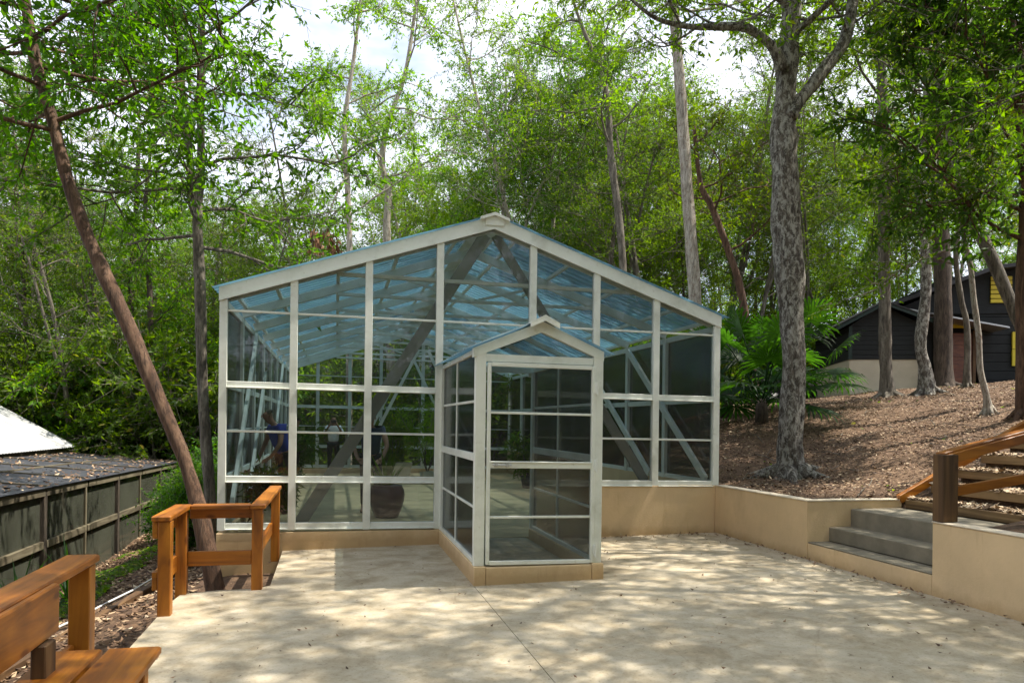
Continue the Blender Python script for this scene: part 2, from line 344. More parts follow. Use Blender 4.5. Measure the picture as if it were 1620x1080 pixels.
def tree(label, base, stems, bark, leaf, crowns, seed, name='tree', group=None, seg=14, rough=.16, flare=1.5, wide=.36):
    """stems: list of (points, radii); crowns: list of (stem index, parameters)"""
    rnd = random.Random(seed); root = empty(name, base, label, 'tree', group); tm = MB(); lv = Leaves(seed); polys = []
    for si, (pts, rs) in enumerate(stems):
        pp, rr = smooth_path([Vector(p) for p in pts], rs)
        if si == 0:
            z0 = pp[0].z
            rr = [r*(1+(flare-1)*math.exp(-max(0, p.z-z0)/.22)) for p, r in zip(pp, rr)]
        tm.tube(pp, rr, seg if rs[0] > .1 else 8, rough, seed=seed); polys.append((pp, rr[-1] if si else rr[len(rr)//2]))
    if flare > 1.4:
        bp = polys[0][0][0]; r_b = stems[0][1][0]
        for k in range(6):
            a = k*1.047+rnd.uniform(-.3, .3); q = []
            for t in (0, .35, .7, 1.0):
                x, y = bp.x+math.cos(a)*r_b*(.5+2.4*t), bp.y+math.sin(a)*r_b*(.5+2.4*t); q.append(Vector((x, y, hz(x, y)+.16*(1-t)**2-.04*t)))
            tm.tube(q, [r_b*.42, r_b*.30, r_b*.17, r_b*.06], 7, .2)
    for si, P in crowns: branch_out(rnd, tm, lv, polys[si][0], polys[si][1], P)
    tm.build('trunk', bark, root, True)
    if lv.P: lv.build('crown', leaf, root, wide)
    return root
def copy_tree(r, loc, rz, sc, label, group):
    c = r.copy(); COL.objects.link(c); c.location = loc; c.rotation_euler = (0, 0, rz); c.scale = (sc, sc, sc); prop(c, label, None, group)
    for ch in r.children:
        d = ch.copy(); COL.objects.link(d); d.parent = c
    return c
#@@TERRAIN
# ------------------------------------------------------------------ terrain
CP = [(5.5, 10.3, .74), (5.5, 9, .74), (5.5, 8, .74), (6.66, 7.9, .76), (5.6, 5.8, .70), (5.6, 3, .66), (5.6, -4, .6), (6.99, 10.7, .84), (8.66, 14.4, 1.78), (14.8, 18.1, 2.48),
      (15.1, 17.0, 2.6), (11.7, 11.7, 1.91), (16.4, 21.9, 2.74), (18.6, 21.3, 2.94), (20.1, 21.5, 3.0), (13.2, 12.3, 2.15), (10.8, 20.1, 2.2), (7.3, 13.2, 1.3), (9.4, 13.2, 1.42), (9.5, 9.1, 1.45),
      (8, 6, 1.2), (10, 3, 1.4), (14, 6, 2.2), (7, 18, 1.3), (7, 24, 1.3), (13.5, 25, 1.9), (16, 29, 1.7), (24, 24, 3.2), (30, 15, 4), (40, 40, 4.5), (60, 0, 5), (20, 60, 2), (60, 80, 4), (30, -30, 3),
      (-1.5, 10.5, -.32), (-1.5, 7, -.34), (-1.5, 2, -.3), (-2.4, 8.5, -.52), (-2.4, 5, -.6), (-3.2, 9, -.85), (-4.6, 12, -1.28), (-4.6, 17, -1.3), (-4.6, 22, -1.3), (-1.5, 14, -.45), (-1.5, 22, -.6), (-3, 20, -.9),
      (-4.6, 6, -1.3), (-8, 8, -1.6), (-9, 18, -1.6), (-15, 20, -2.2), (-30, 10, -3), (-25, 45, -3), (-60, 60, -5), (-60, 0, -5), (2, 26, -.1), (2, 40, -.5), (0, 80, -2), (5.4, 25, .2), (-5, -15, 0), (2, -10, 0), (2, -40, 0), (-40, -40, -2), (60, -60, 4)]
CPa = np.array(CP, float); _d = np.linalg.norm(CPa[:, None, :2]-CPa[None, :, :2], axis=2)
_n = len(CP); _A = np.zeros((_n+1, _n+1)); _A[:_n, :_n] = _d-.02*np.eye(_n); _A[:_n, _n] = 1; _A[_n, :_n] = 1
_w = np.linalg.solve(_A, np.append(CPa[:, 2], 0))
def hterr(X, Y):
    X = np.asarray(X, float); Y = np.asarray(Y, float); h = np.full(X.shape, _w[_n])
    for i in range(_n): h = h+_w[i]*np.hypot(X-CPa[i, 0], Y-CPa[i, 1])
    h = h+.035*np.sin(X*1.9+Y*.7)*np.cos(Y*1.3-X*.4)+.015*np.sin(X*5.1)*np.sin(Y*4.3)
    inside = (X > -1.46) & (X < 5.46) & (Y > -9) & (Y < 23.75)
    inside |= (X > 5.3) & (X < 6.68) & (Y > 5.83) & (Y < 7.94)
    notch = (X > -1.46) & (X < -.5) & (Y > 7.9) & (Y < 10.0)
    h = np.where(inside, np.minimum(h, -.28), h)
    st = (X > 6.66) & (X < 10.2) & (Y > 4.4) & (Y < 7.86); h = np.where(st, np.minimum(h, .62+.5*(X-6.67)), h)
    return h
def hz(x, y): return float(hterr(np.array([x]), np.array([y]))[0])
def axis(a, b, fine, lo, hi, extra):
    g = list(np.arange(lo, hi, fine)); k = lo; s = fine
    while k > a: s *= 1.25; k -= s; g.append(k)
    k = hi; s = fine
    while k < b: s *= 1.25; g.append(k); k += s
    return np.array(sorted(set([round(x, 3) for x in g+extra+[a, b]])))
gx = axis(-220, 220, .3, -6, 20, [-1.47, -1.45, 5.45, 5.47, 6.67, 6.69]); gy = axis(-220, 260, .35, 2, 26, [5.82, 5.84, 7.93, 7.95, 23.74, 23.76])
GX, GY = np.meshgrid(gx, gy); GZ = hterr(GX, GY); nx, ny = len(gx), len(gy)
ii = (np.arange(ny-1)[:, None]*nx+np.arange(nx-1)[None, :]).ravel()
T = np.concatenate([np.stack([ii, ii+1, ii+nx+1], 1), np.stack([ii, ii+nx+1, ii+nx], 1)])
g = tri_mesh('ground', np.stack([GX.ravel(), GY.ravel(), GZ.ravel()], 1), T, M['ground']); g['kind'] = 'structure'
g.data.polygons.foreach_set('use_smooth', [True]*len(g.data.polygons))

# patio: two concrete slabs with an open joint
pat = empty('patio', (2, 4, 0), None, None); pat['kind'] = 'structure'
def slab(poly):
    b = MB(); n = len(poly); b.add([(x, y, slabz(x)) for x, y in poly]+[(x, y, slabz(x)-.42) for x, y in poly], [tuple(range(n)), tuple(range(n, 2*n))[::-1]]+[(i, n+i, n+(i+1) % n, (i+1) % n) for i in range(n)])
    return recalc(b.build('slab', M['concrete'], pat))
slab([(-1.44, -8), (1.352, -8), (1.352, 10.2), (-.64, 10.2), (-.63, 9.2), (-.62, 7.98), (-.75, 7.86), (-1.1, 7.88), (-1.42, 7.8), (-1.45, 7.4), (-1.44, 5)])
slab([(1.358, -8), (5.5, -8), (5.5, 10.2), (1.358, 10.2)])
fl = MB(); fl.box(-1.36, 5.36, 10.22, 23.55, -.3, .09); f = fl.build('floor', simple('warm_floor_concrete', (.60, .44, .24), .8, .2, 1.4, bmp=.15)); f['kind'] = 'structure'

# ------------------------------------------------------------------ retaining walls, steps
rw = empty('retaining_wall', (5.46, 9, .1), 'long tan plastered garden wall running from the greenhouse corner to the steps', 'wall')
def wall(b, x0, x1, y0, y1, z0, z1): b.box(x0, x1, y0, y1, z0, z1, .006)
b = MB(); b.prism([(5.38, 7.88, -.3), (6.66, 7.88, -.3), (6.66, 8.03, -.3), (5.53, 8.03, -.3), (5.53, 10.14, -.3), (5.38, 10.14, -.3)], (0, 0, 1.084)); recalc(b.build('wall_face', M['plaster'], rw))
b = MB(); b.prism([(5.372, 7.872, .787), (6.665, 7.872, .787), (6.665, 8.038, .787), (5.538, 8.038, .787), (5.538, 10.085, .787), (5.372, 10.085, .787)], (0, 0, .013)); recalc(b.build('wall_top', M['cap'], rw))
rw = empty('retaining_wall', (5.46, 4, .1), 'tan plastered garden wall carrying the brown stair handrail post', 'wall')
b = MB(); wall(b, 5.38, 5.53, -6, 5.97, -.3, .785); b.build('wall_face', M['plaster'], rw)
b = MB(); b.box(5.372, 5.538, -6, 5.976, .787, .80, .004); b.build('wall_top', M['cap'], rw)
stp = empty('concrete_steps', (6, 6.9, .1), 'three grey concrete steps rising through the gap in the tan wall', 'steps')
b = MB(); b.box(5.384, 5.66, 5.975, 7.877, -.3, .30, .006); b.build('low_wall', M['plaster'], stp, label='tan plastered front of the lowest step')
b = MB(); b.box(5.386, 5.664, 5.978, 7.874, .303, .317, .004); b.box(5.667, 5.95, 5.975, 7.877, -.3, .315); b.build('landing', M['stepconc'], stp)
b = MB(); b.box(5.665, 5.96, 5.975, 7.877, .32, .485, .008); b.build('step', M['stepconc'], stp)
b = MB(); b.box(5.955, 6.66, 5.975, 7.877, .3, .695, .008); b.build('step', M['stepconc'], stp)
ls = empty('timber_stairs', (8, 6.5, .7), 'mulch filled garden stairs with brown timber risers climbing the slope', 'stairs')
for k in range(8):
    x = 6.67+.36*k; z = .80+.18*k
    b = MB(); b.beam((x+.04, 4.2, z-.05), (x+.04, 7.84, z-.05), .07, .10, None, .006); b.build('riser', M['tread'], ls)
    b = MB(); b.box(x+.076, x+.40, 4.2, 7.835, z-.3, z-.03); o = b.build('mulch', M['ground'], ls)
b = MB(); b.beam((6.63, 7.885, .80), (9.6, 7.885, 2.285), .07, .10, None, .006); b.build('stringer', M['woodx'], ls, label='side board following the slope, pale in the sun')
hr = empty('stair_handrail', (5.46, 5.9, .8), 'brown wooden handrail sloping up beside the timber stairs from one square post', 'handrail')
b = MB(); b.box(5.37, 5.54, 5.84, 5.965, .805, 1.42, .006); b.build('post', M['dwoodz'], hr, label='dark brown post')
b = MB(); b.beam((5.42, 5.93, 1.41), (8.6, 5.93, 2.16), .11, .05, None, .006); b.build('top_rail', M['woodx'], hr)
b = MB(); b.beam((5.45, 5.87, 1.375), (8.6, 5.87, 2.12), .04, .09, None, .005); b.build('rail', M['woodx'], hr)
b = MB(); b.beam((5.545, 5.90, 1.08), (8.6, 5.90, 1.52), .045, .09, None, .005); b.build('rail', M['woodx'], hr)
b = MB(); b.box(8.5, 8.62, 5.84, 5.965, 1.0, 2.1, .006); b.build('post', M['dwoodz'], hr)

#@@GREENHOUSE
# ------------------------------------------------------------------ greenhouse
SH = .009
GH = empty('greenhouse', (2, 10.14, 0), 'large white framed glass greenhouse with a blue sheeted gable roof', 'greenhouse')
P_ = lambda: MB(SH)
Y0, Y1, AX = 10.14, 23.6, 2.06
def ztop(x): return 4.46-(.335 if x < AX else .348)*abs(x-AX)
def bar(name, p0, p1, w, h, mat='paint', side=None, par=None, c=.004, label=None):
    b = P_(); b.beam(p0, p1, w, h, side, c); return b.build(name, M[mat], par or GH, label=label)
XS = [-1.385, -.535, .405, 1.336, 2.618, 3.54, 4.44, 5.385]
def pane(poly, mat='glass', par=None, ins=(0, .008, 0), name='pane'):
    b = P_(); b.prism(poly, ins); return recalc(b.build(name, M[mat], par or GH))
def facade(Y, front):
    for i, x in enumerate(XS):
        zt = ztop(x)-.17
        z0 = .235 if (i <= 3 or not front) else .80
        if front and i == 3: z0 = .235
        if front and i == 4: z0 = 2.3
        bar('post' if i in (0, 7) else 'mullion', (x, Y, z0), (x, Y, zt), .095, .09, side=Vector((1, 0, 0)))
    for i in range(7):
        a, c = XS[i]+.0475, XS[i+1]-.0475
        door = front and i == 3
        if door: zs = [2.62, 3.0]
        elif front and i > 3: zs = [.845, 1.475, 2.07, 3.0]
        else: zs = [.285, .88, 1.485, 2.07, 3.0]
        for k, z in enumerate(zs):
            if door and k == 0: continue
            thin = z in (1.485, 1.475, 3.0)
            if ztop((a+c)/2)-.17 < z: continue
            h = .028 if thin else .085
            x0, x1 = a, c
            bar('glazing_bar' if thin else 'rail', (x0, Y+(0 if thin else 0), z), (x1, Y, z), .03 if thin else .07, h)
            if not thin: bar('rail_lip', (x0, Y-.05, z-.034), (x1, Y-.05, z-.034), .03, .014)
        ed = zs+[None]
        for k in range(len(zs)):
            lo = zs[k]+.01; Yp = Y+.012
            if ed[k+1] is not None: pane([(a, Yp, lo), (c, Yp, lo), (c, Yp, ed[k+1]-.01), (a, Yp, ed[k+1]-.01)])
            else:
                za, zc = ztop(a)-.16, ztop(c)-.16
                poly = [(a, Yp, lo), (c, Yp, lo), (c, Yp, max(zc, lo+.02))]
                if a < AX < c: poly.append((AX, Yp, ztop(AX)-.16))
                poly.append((a, Yp, max(za, lo+.02))); pane(poly)
    for s, xe in ((-1, -1.44), (1, 5.44)):
        za = ztop(xe)
        b = P_(); b.prism([(xe, Y-.055, za-.165), (xe, Y-.055, za-.005), (AX, Y-.055, ztop(AX)-.005), (AX, Y-.055, ztop(AX)-.17)], (0, .11, 0)); recalc(b.build('rake_board', M['paint'], GH))
        b = P_(); b.prism([(xe, Y-.066, za-.178), (xe, Y-.066, za-.152), (AX, Y-.066, ztop(AX)-.157), (AX, Y-.066, ztop(AX)-.183)], (0, .02, 0)); recalc(b.build('rake_trim', M['paint'], GH))
facade(Y0, True); facade(Y1, False)
b = P_(); b.box(AX-.13, AX+.13, Y0-.075, Y0-.058, ztop(AX)-.14, ztop(AX)-.02, .003); b.build('ridge_plate', M['paint'], GH)
# plaster base
b = MB(); b.box(-1.44, 1.36, 10.085, 10.205, -.45, .235, .006); b.build('base_wall', M['plaster'], GH)
b = MB(); b.box(2.70, 5.376, 10.09, 10.21, -.45, .795, .006); b.build('base_wall', M['plaster'], GH)
b = MB(); b.box(5.33, 5.45, 10.213, 23.66, -.3, .80, .006); b.build('base_wall', M['plaster'], GH)
b = MB(); b.box(-1.44, -1.33, 10.208, 23.66, -.8, .235, .006); b.build('base_wall', M['plaster'], GH)
b = MB(); b.box(-1.325, 5.325, 23.54, 23.66, -.3, .235, .006); b.build('base_wall', M['plaster'], GH)
# side walls
NF = 8; FY = [Y0+(Y1-Y0)*k/NF for k in range(NF+1)]
for sx, X, z0 in ((-1, -1.385, .235), (1, 5.385, .80)):
    ze = ztop(X)-.17; zb = z0+.05
    for k in range(1, NF): bar('post', (X, FY[k], z0), (X, FY[k], ze), .11, .11, side=Vector((1, 0, 0)))
    for k in range(NF):
        ya, yb = FY[k]+.055, FY[k+1]-.055
        for z in (zb, .88 if sx < 0 else None, 2.07, ze-.04):
            if z: bar('rail', (X, ya, z), (X, yb, z), .07, .085)
        if sx < 0: bar('glazing_bar', (X, ya, 1.485), (X, yb, 1.485), .03, .028)
        for z_a, z_b in ((zb, 2.07), (2.07, ze-.04)): pane([(X, ya, z_a), (X, yb, z_a), (X, yb, z_b), (X, ya, z_b)], 'screen', None, (.008, 0, 0), 'screen')
# braces on the side walls
for X in (-1.30, 5.30):
    for ya, za, yb, zb in ((10.24, .9 if X > 0 else .35, 13.35, 3.05), (12.3, .85 if X > 0 else .35, 15.0, 2.5), (17.2, .9, 19.8, 3.0)): bar('brace', (X, ya, za), (X, yb, zb), .05, .11)
# trusses
for k in range(NF+1):
    y = FY[k]+(.09 if k == 0 else (-.09 if k == NF else 0))
    for xe in (-1.36, 5.36): bar('rafter', (xe, y, ztop(xe)-.13), (AX, y, ztop(AX)-.13), .06, .13, side=Vector((0, 1, 0)))
    zt = 3.56; w = (ztop(AX)-.2-zt)/.34
    bar('tie_bar', (AX-w, y, zt), (AX+w, y, zt), .05, .05)
    if k % 2 == 1:
        for s in (-1, 1): bar('truss_web', (AX+s*.05, y+.03, zt+.02), (AX+s*w*.55, y+.03, ztop(AX+s*w*.55)-.2), .04, .04)
for k in (5, 7):
    for s in (-1, 1): bar('brace', (AX+s*.12, FY[k], 3.4), (AX+s*1.35, FY[k], .9), .05, .07)
for s in (-1, 1):
    for q in (.12, .36, .6, .84, .985):
        x = AX+s*q*3.42; bar('purlin', (x, Y0, ztop(x)-.045), (x, Y1, ztop(x)-.045), .05, .05)
# big inverted-V brace close behind the front glass, its shade painted in dark grey
bar('cross_brace', (1.99, 10.37, 4.26), (-.45, 10.37, .28), .05, .16, 'grey', label='wide dark grey diagonal brace')
bar('cross_brace', (2.13, 10.37, 4.26), (4.40, 10.37, .86), .05, .13, 'grey', label='dark grey diagonal brace')
# corrugated roof sheets
def sheet(name, x_in, z_in, x_out, z_out, ya, yb, par, pitch=.19, amp=.022):
    n = max(2, int(round((yb-ya)/pitch))); ys, hs = [], []
    for i in range(n):
        y = ya+(yb-ya)*i/n; w = (yb-ya)/n
        for fr, hgt in ((0, 0), (.55, 0), (.66, amp), (.89, amp)): ys.append(y+w*fr); hs.append(hgt)
    ys.append(yb); hs.append(0); b = P_(); m = len(ys); vs = []
    for st in range(4):
        t = st/3; vs += [(x_in+(x_out-x_in)*t, y, z_in+(z_out-z_in)*t+h+.012) for y, h in zip(ys, hs)]
    b.add(vs, [(r*m+i, r*m+i+1, (r+1)*m+i+1, (r+1)*m+i) for r in range(3) for i in range(m-1)]); return b.build(name, M['roof'], par)
ns = 14
for s, xe in ((-1, -1.52), (1, 5.55)):
    for k in range(ns):
        ya = Y0-.10+(Y1-Y0+.2)*k/ns; yb = Y0-.10+(Y1-Y0+.2)*(k+1)/ns; sheet('roof_sheet', AX, ztop(AX)+.001*k % .003, xe, ztop(xe)+.001*k % .003, ya, yb, GH)
b = P_()
b.prism([(AX-.2, Y0-.12, ztop(AX-.2)-.01), (AX-.2, Y0-.12, ztop(AX-.2)+.026), (AX, Y0-.12, ztop(AX)+.032), (AX+.2, Y0-.12, ztop(AX+.2)+.026), (AX+.2, Y0-.12, ztop(AX+.2)-.01), (AX, Y0-.12, ztop(AX)-.01)], (0, Y1-Y0+.24, 0)); recalc(b.build('ridge_cap', M['paint'], GH))
# porch
PO = bpy.data.objects.new('porch', None); COL.objects.link(PO); PO.parent = GH; PO.location = (0, -2.66, 0); PO['label'] = 'small glazed entrance porch with its own gable roof'
def pz(x): return 2.70-(.42 if x < AX-.01 else .43)*abs(x-2.04)
xa, xb, ya, yb = 1.40, 2.645, 7.52, 10.08
def pbar(*a, **k): k['par'] = PO; return bar(*a, **k)
b = MB(); b.box(1.352, 1.47, 7.43, 10.08, -.3, .225, .006); b.build('base_wall', M['plaster'], PO)
b = MB(); b.box(2.585, 2.71, 7.43, 10.08, -.3, .225, .006); b.build('base_wall', M['plaster'], PO)
b = MB(); b.box(1.474, 2.581, 7.432, 7.56, -.3, .215, .006); b.build('threshold', M['plaster'], PO)
b = MB(); b.box(1.474, 2.581, 7.565, 10.2, -.3, .085, 0); b.build('porch_floor', M['concrete'], PO)
for x in (xa+.008, xb): pbar('post', (x, ya, .22), (x, ya, 2.36), .105, .09, side=Vector((1, 0, 0)))
for x in (xa, xb): pbar('post', (x, yb, .22), (x, yb, 2.36), .08, .09, side=Vector((1, 0, 0)))
pbar('lintel', (xa+.06, ya, 2.305), (xb-.055, ya, 2.305), .07, .075)
pbar('lintel', (xa+.06, yb, 2.38), (xb-.055, yb, 2.38), .07, .075)
for xe in (1.33, 2.70):
    b = P_(); b.prism([(xe, ya-.05, pz(xe)-.10), (xe, ya-.05, pz(xe)-.005), (2.04, ya-.05, pz(2.04)-.005), (2.04, ya-.05, pz(2.04)-.115)], (0, .09, 0)); recalc(b.build('rake_board', M['paint'], PO))
pane([(xa+.06, ya, 2.345), (xb-.05, ya, 2.345), (xb-.05, ya, pz(xb-.05)-.08), (2.04, ya, pz(2.04)-.09), (xa+.06, ya, pz(xa+.06)-.08)], par=PO)
for x in (xa, xb):
    ze = 2.38
    for y in (8.91,): pbar('mullion', (x, y, .26), (x, y, ze), .03, .035, side=Vector((1, 0, 0)))
    for z, h in ((.245, .05), (1.30, .08), (ze, .05)): pbar('rail', (x, ya+.045, z), (x, yb-.045, z), .06, h)
    for z in (.785, 1.87): pbar('glazing_bar', (x, ya+.045, z), (x, yb-.045, z), .028, .028)
    for z_a, z_b in ((.27, .785), (.785, 1.30), (1.30, 1.87), (1.87, ze)):
        for y_a, y_b in ((ya+.045, 8.895), (8.925, yb-.045)): pane([(x-.004, y_a, z_a), (x-.004, y_b, z_a), (x-.004, y_b, z_b), (x-.004, y_a, z_b)], 'screen', PO, (.008, 0, 0), 'screen')
for k in range(3):
    for xe in (1.27, 2.80): sheet('roof_sheet', 2.04, pz(2.04), xe, pz(xe), 7.40+.9*k, 7.40+.9*(k+1)-.001, PO, .15, .018)
for y in (8.4, 9.3): 
    for xe in (1.36, 2.68): pbar('rafter', (xe, y, pz(xe)-.05), (2.04, y, pz(2.04)-.05), .04, .05)
b = P_(); b.prism([(1.89, 7.36, pz(1.89)+.022), (2.04, 7.36, pz(2.04)+.03), (2.19, 7.36, pz(2.19)+.022), (2.19, 7.36, pz(2.19)-.02), (2.04, 7.36, pz(2.04)-.012), (1.89, 7.36, pz(1.89)-.02)], (0, .03, 0))
b.prism([(1.89, 7.36, pz(1.89)+.024), (2.04, 7.36, pz(2.04)+.034), (2.19, 7.36, pz(2.19)+.024), (2.19, 7.36, pz(2.19)+.034), (2.04, 7.36, pz(2.04)+.046), (1.89, 7.36, pz(1.89)+.034)], (0, 2.8, 0)); recalc(b.build('ridge_cap', M['paint'], PO))
# door
DR = bpy.data.objects.new('door', None); COL.objects.link(DR); DR.parent = GH; DR.location = (0, -2.66, 0)
yd = 7.475
def dbar(*a, **k): k['par'] = DR; return bar(*a, **k)
for x in (1.492, 2.588): dbar('stile', (x, yd, .235), (x, yd, 2.255), .036, .045, side=Vector((1, 0, 0)))
for z, h in ((.25, .04), (1.235, .07), (2.24, .04)): dbar('door_rail', (1.511, yd, z), (2.569, yd, z), .045, h)
dbar('rail_lip', (1.511, yd-.03, 1.262), (2.569, yd-.03, 1.262), .02, .012)
for z in (.708, 1.756): dbar('glazing_bar', (1.511, yd, z), (2.569, yd, z), .03, .024)
for z_a, z_b in ((.265, .708), (.708, 1.22), (1.25, 1.756), (1.756, 2.23)): pane([(1.505, yd+.01, z_a), (2.575, yd+.01, z_a), (2.575, yd+.01, z_b), (1.505, yd+.01, z_b)], par=DR)
for z in (.365, 1.235, 2.03):
    b = P_(); b.box(2.60, 2.635, yd-.045, yd-.02, z-.055, z+.055, .004); b.tube([(2.617, yd-.05, z-.07), (2.617, yd-.05, z+.07)], [.011, .011], 8); b.build('hinge', M['paint'], DR)
b = P_(); b.tube([(1.53, yd-.05, 1.235), (1.72, yd-.05, 1.235)], [.009, .009], 8); b.box(1.55, 1.58, yd-.06, yd-.022, 1.215, 1.255); b.box(1.66, 1.69, yd-.06, yd-.022, 1.215, 1.255); b.build('latch', M['metal'], DR)

#@@RAILINGS
# ------------------------------------------------------------------ wooden railings and bench
cr_ = empty('corner_railing', (-1.42, 7.8, 0), 'orange stained wooden railing stepping round the corner of the patio beside the greenhouse', 'railing')
for x, y, z0, a in ((-1.40, 6.98, -.25, .105), (-1.42, 7.80, -.2, .10), (-.735, 7.84, -.1, .10), (-.72, 9.93, -.1, .10)):
    b = MB(); b.box(x-a/2, x+a/2, y-a/2, y+a/2, z0, .788, .006); b.build('post', M['woodz'], cr_)
b = MB(); b.box(-1.50, -1.345, 6.90, 7.872, .79, .835, .008); b.build('top_board', M['woody'], cr_)
b = MB(); b.box(-1.342, -.805, 7.76, 7.905, .79, .835, .008); b.build('top_board', M['woodx'], cr_)
b = MB(); b.box(-.80, -.655, 7.76, 10.02, .79, .835, .008); b.build('top_board', M['woody'], cr_)
b = MB(); b.box(-1.37, -.785, 7.90, 7.94, .69, .787, .005); b.build('rail', M['woodx'], cr_)
b = MB(); b.box(-1.37, -.785, 7.81, 7.85, .245, .385, .006); b.build('rail', M['woodx'], cr_)
b = MB(); b.box(-.79, -.75, 7.95, 9.88, .245, .385, .006); b.build('rail', M['woody'], cr_)
b = MB(); b.box(-1.50, -1.455, 6.95, 7.84, .64, .787, .006); b.build('rail', M['woody'], cr_)
b = MB(); b.box(-1.50, -1.455, 6.95, 7.84, .20, .36, .006); b.build('rail', M['woody'], cr_)
bn = empty('bench_with_railing', (-1.3, 3.5, 0), 'orange wooden bench built against a patio railing, seen close at the corner', 'bench')
for y in (4.93, 3.0, 1.0):
    b = MB(); b.box(-1.50, -1.385, y-.055, y+.055, -.3, .787, .006); b.build('post', M['woodz'], bn)
b = MB(); b.box(-1.56, -1.375, -.5, 5.03, .79, .835, .008); b.build('top_board', M['woody'], bn)
b = MB(); b.box(-1.372, -1.335, -.5, 4.22, .585, .828, .008); b.build('backrest', M['woody'], bn)
b = MB(); b.box(-1.50, -1.46, -.5, 4.87, .2, .34, .006); b.build('rail', M['woody'], bn)
b = MB(); b.box(-1.375, -1.31, 3.96, 4.10, -.03, .582, .006); b.build('back_support', M['dwoodz'], bn, label='dark support behind the seat')
for x0, x1 in ((-1.44, -1.19), (-1.165, -.90)):
    b = MB(); b.box(x0, x1, -.5, 4.425, .388, .43, .008); b.build('seat_plank', M['woody'], bn)
for y in (4.18, 2.0):
    b = MB(); b.box(-1.30, -.98, y, y+.09, .29, .385, .006); b.build('seat_bearer', M['woodx'], bn)
    b = MB(); b.box(-1.04, -.95, y+.092, y+.18, -.01, .385, .006); b.build('leg', M['woodz'], bn)

# timbers and pipe on the bank
tb = empty('edging_timber', (-2.6, 8.4, -.6), 'long weathered timber lying on the bank below the patio railing', 'timber')
def gp(x, y, dz=0): return Vector((x, y, hz(x, y)+dz))
b = MB(); b.beam(gp(-3.05, 7.0, .06), gp(-1.95, 12.0, .06), .09, .12, None, .01); b.build('plank', M['dwoody'], tb)
o = MB(); q = [gp(-3.10+1.1*t, 7.2+4.9*t, .14+.01*math.sin(t*9)) for t in [i/8 for i in range(9)]]; o.tube(q, [.012]*9, 8)
o = o.build('water_pipe', simple('pale_pipe', (.62, .62, .60), .5), None, True); prop(o, 'thin pale pipe running along the timber on the bank', 'pipe')

#@@SHED
# ------------------------------------------------------------------ netted enclosure, lower ground
EN = empty('netted_enclosure', (-4.6, 16, -1.3), 'long low timber framed netting enclosure with a black shade cloth roof', 'enclosure')
XE = -4.6; EY = [7.5, 9.55, 11.6, 13.65, 15.8, 17.9, 19.9, 21.95, 24.0]
def ez(y, a, c): return a+(c-a)*(y-12.08)/(24-12.08)
zt_ = lambda y: ez(y, .53, .38); zm_ = lambda y: ez(y, -.38, -.50); zb_ = lambda y: ez(y, -1.42, -1.36)
for i, y in enumerate(EY):
    w = .13 if i % 2 == 1 else .07
    b = MB(); b.box(XE-w/2, XE+w/2, y-w/2, y+w/2, zb_(y)-.35, zt_(y)-.05, .006); b.build('post', M['barkdark'] if i % 2 else M['greyplankz'], EN)
for i in range(len(EY)-1):
    y, y2 = EY[i]+.04, EY[i+1]-.04
    for f, h, w in ((zt_, .12, .08), (zm_, .12, .06), (zb_, .10, .08)):
        d = -.06 if f is zt_ else 0
        b = MB(); b.beam((XE+.03, y, f(y)+d), (XE+.03, y2, f(y2)+d), w, h, None, .006); b.build('rail', M['greyplanky'], EN)
    for fa, fb in ((zb_, zm_), (zm_, zt_)):
        b = MB(); b.prism([(XE, y, fa(y)), (XE, y2, fa(y2)), (XE, y2, fb(y2)-.06), (XE, y, fb(y)-.06)], (-.006, 0, 0)); recalc(b.build('netting_panel', M['net'], EN))
ye = 24.05
b = MB(); b.prism([(XE, ye, -1.4), (-7.4, ye, -1.4), (-7.4, ye, .6), (XE, ye, .3)], (0, .01, 0)); recalc(b.build('netting_panel', M['net'], EN))
M['shade'] = simple('black_shade_cloth', (.035, .037, .045), .55, .35, 5, bmp=.3)
for i in range(len(EY)-1):
    for x0, x1 in ((XE+.10, -6.0), (-6.02, -7.5)):
        z = lambda x, y: zt_(y)+.03+(XE-x)*.085
        y, y2 = EY[i], EY[i+1]-.02; n = 6; vs = []; 
        for a in range(n+1):
            for c in range(n+1):
                xx = x0+(x1-x0)*a/n; yy = y+(y2-y)*c/n; vs.append((xx, yy, z(xx, yy)-.035*math.sin(math.pi*a/n)*math.sin(math.pi*c/n)))
        fs = [(a*(n+1)+c, a*(n+1)+c+1, (a+1)*(n+1)+c+1, (a+1)*(n+1)+c) for a in range(n) for c in range(n)]
        b = MB(); k = len(vs); b.add(vs+[(p[0], p[1], p[2]-.012) for p in vs], fs+[tuple(k+q for q in f)[::-1] for f in fs]); b.build('roof_panel', M['shade'], EN, True)
b = MB(); b.beam((-6.01, 7.5, zt_(7.5)+.16), (-6.01, 24.0, zt_(24)+.16), .05, .03); b.build('roof_batten', M['greyplanky'], EN)
for y in EY[1:]:
    b = MB(); b.beam((XE+.08, y-.01, zt_(y)+.045), (-7.5, y-.01, zt_(y)+.29), .04, .025); b.build('roof_batten', M['greyplankx'], EN)
WS = empty('metal_roofed_shed', (-10, 17, -1.5), 'building beyond the black netting roof with a sunlit white metal roof', 'shed')
M['whiteroof'] = simple('white_sheet_roof', (.36, .365, .36), .45, .08, 1.5, 0, .1)
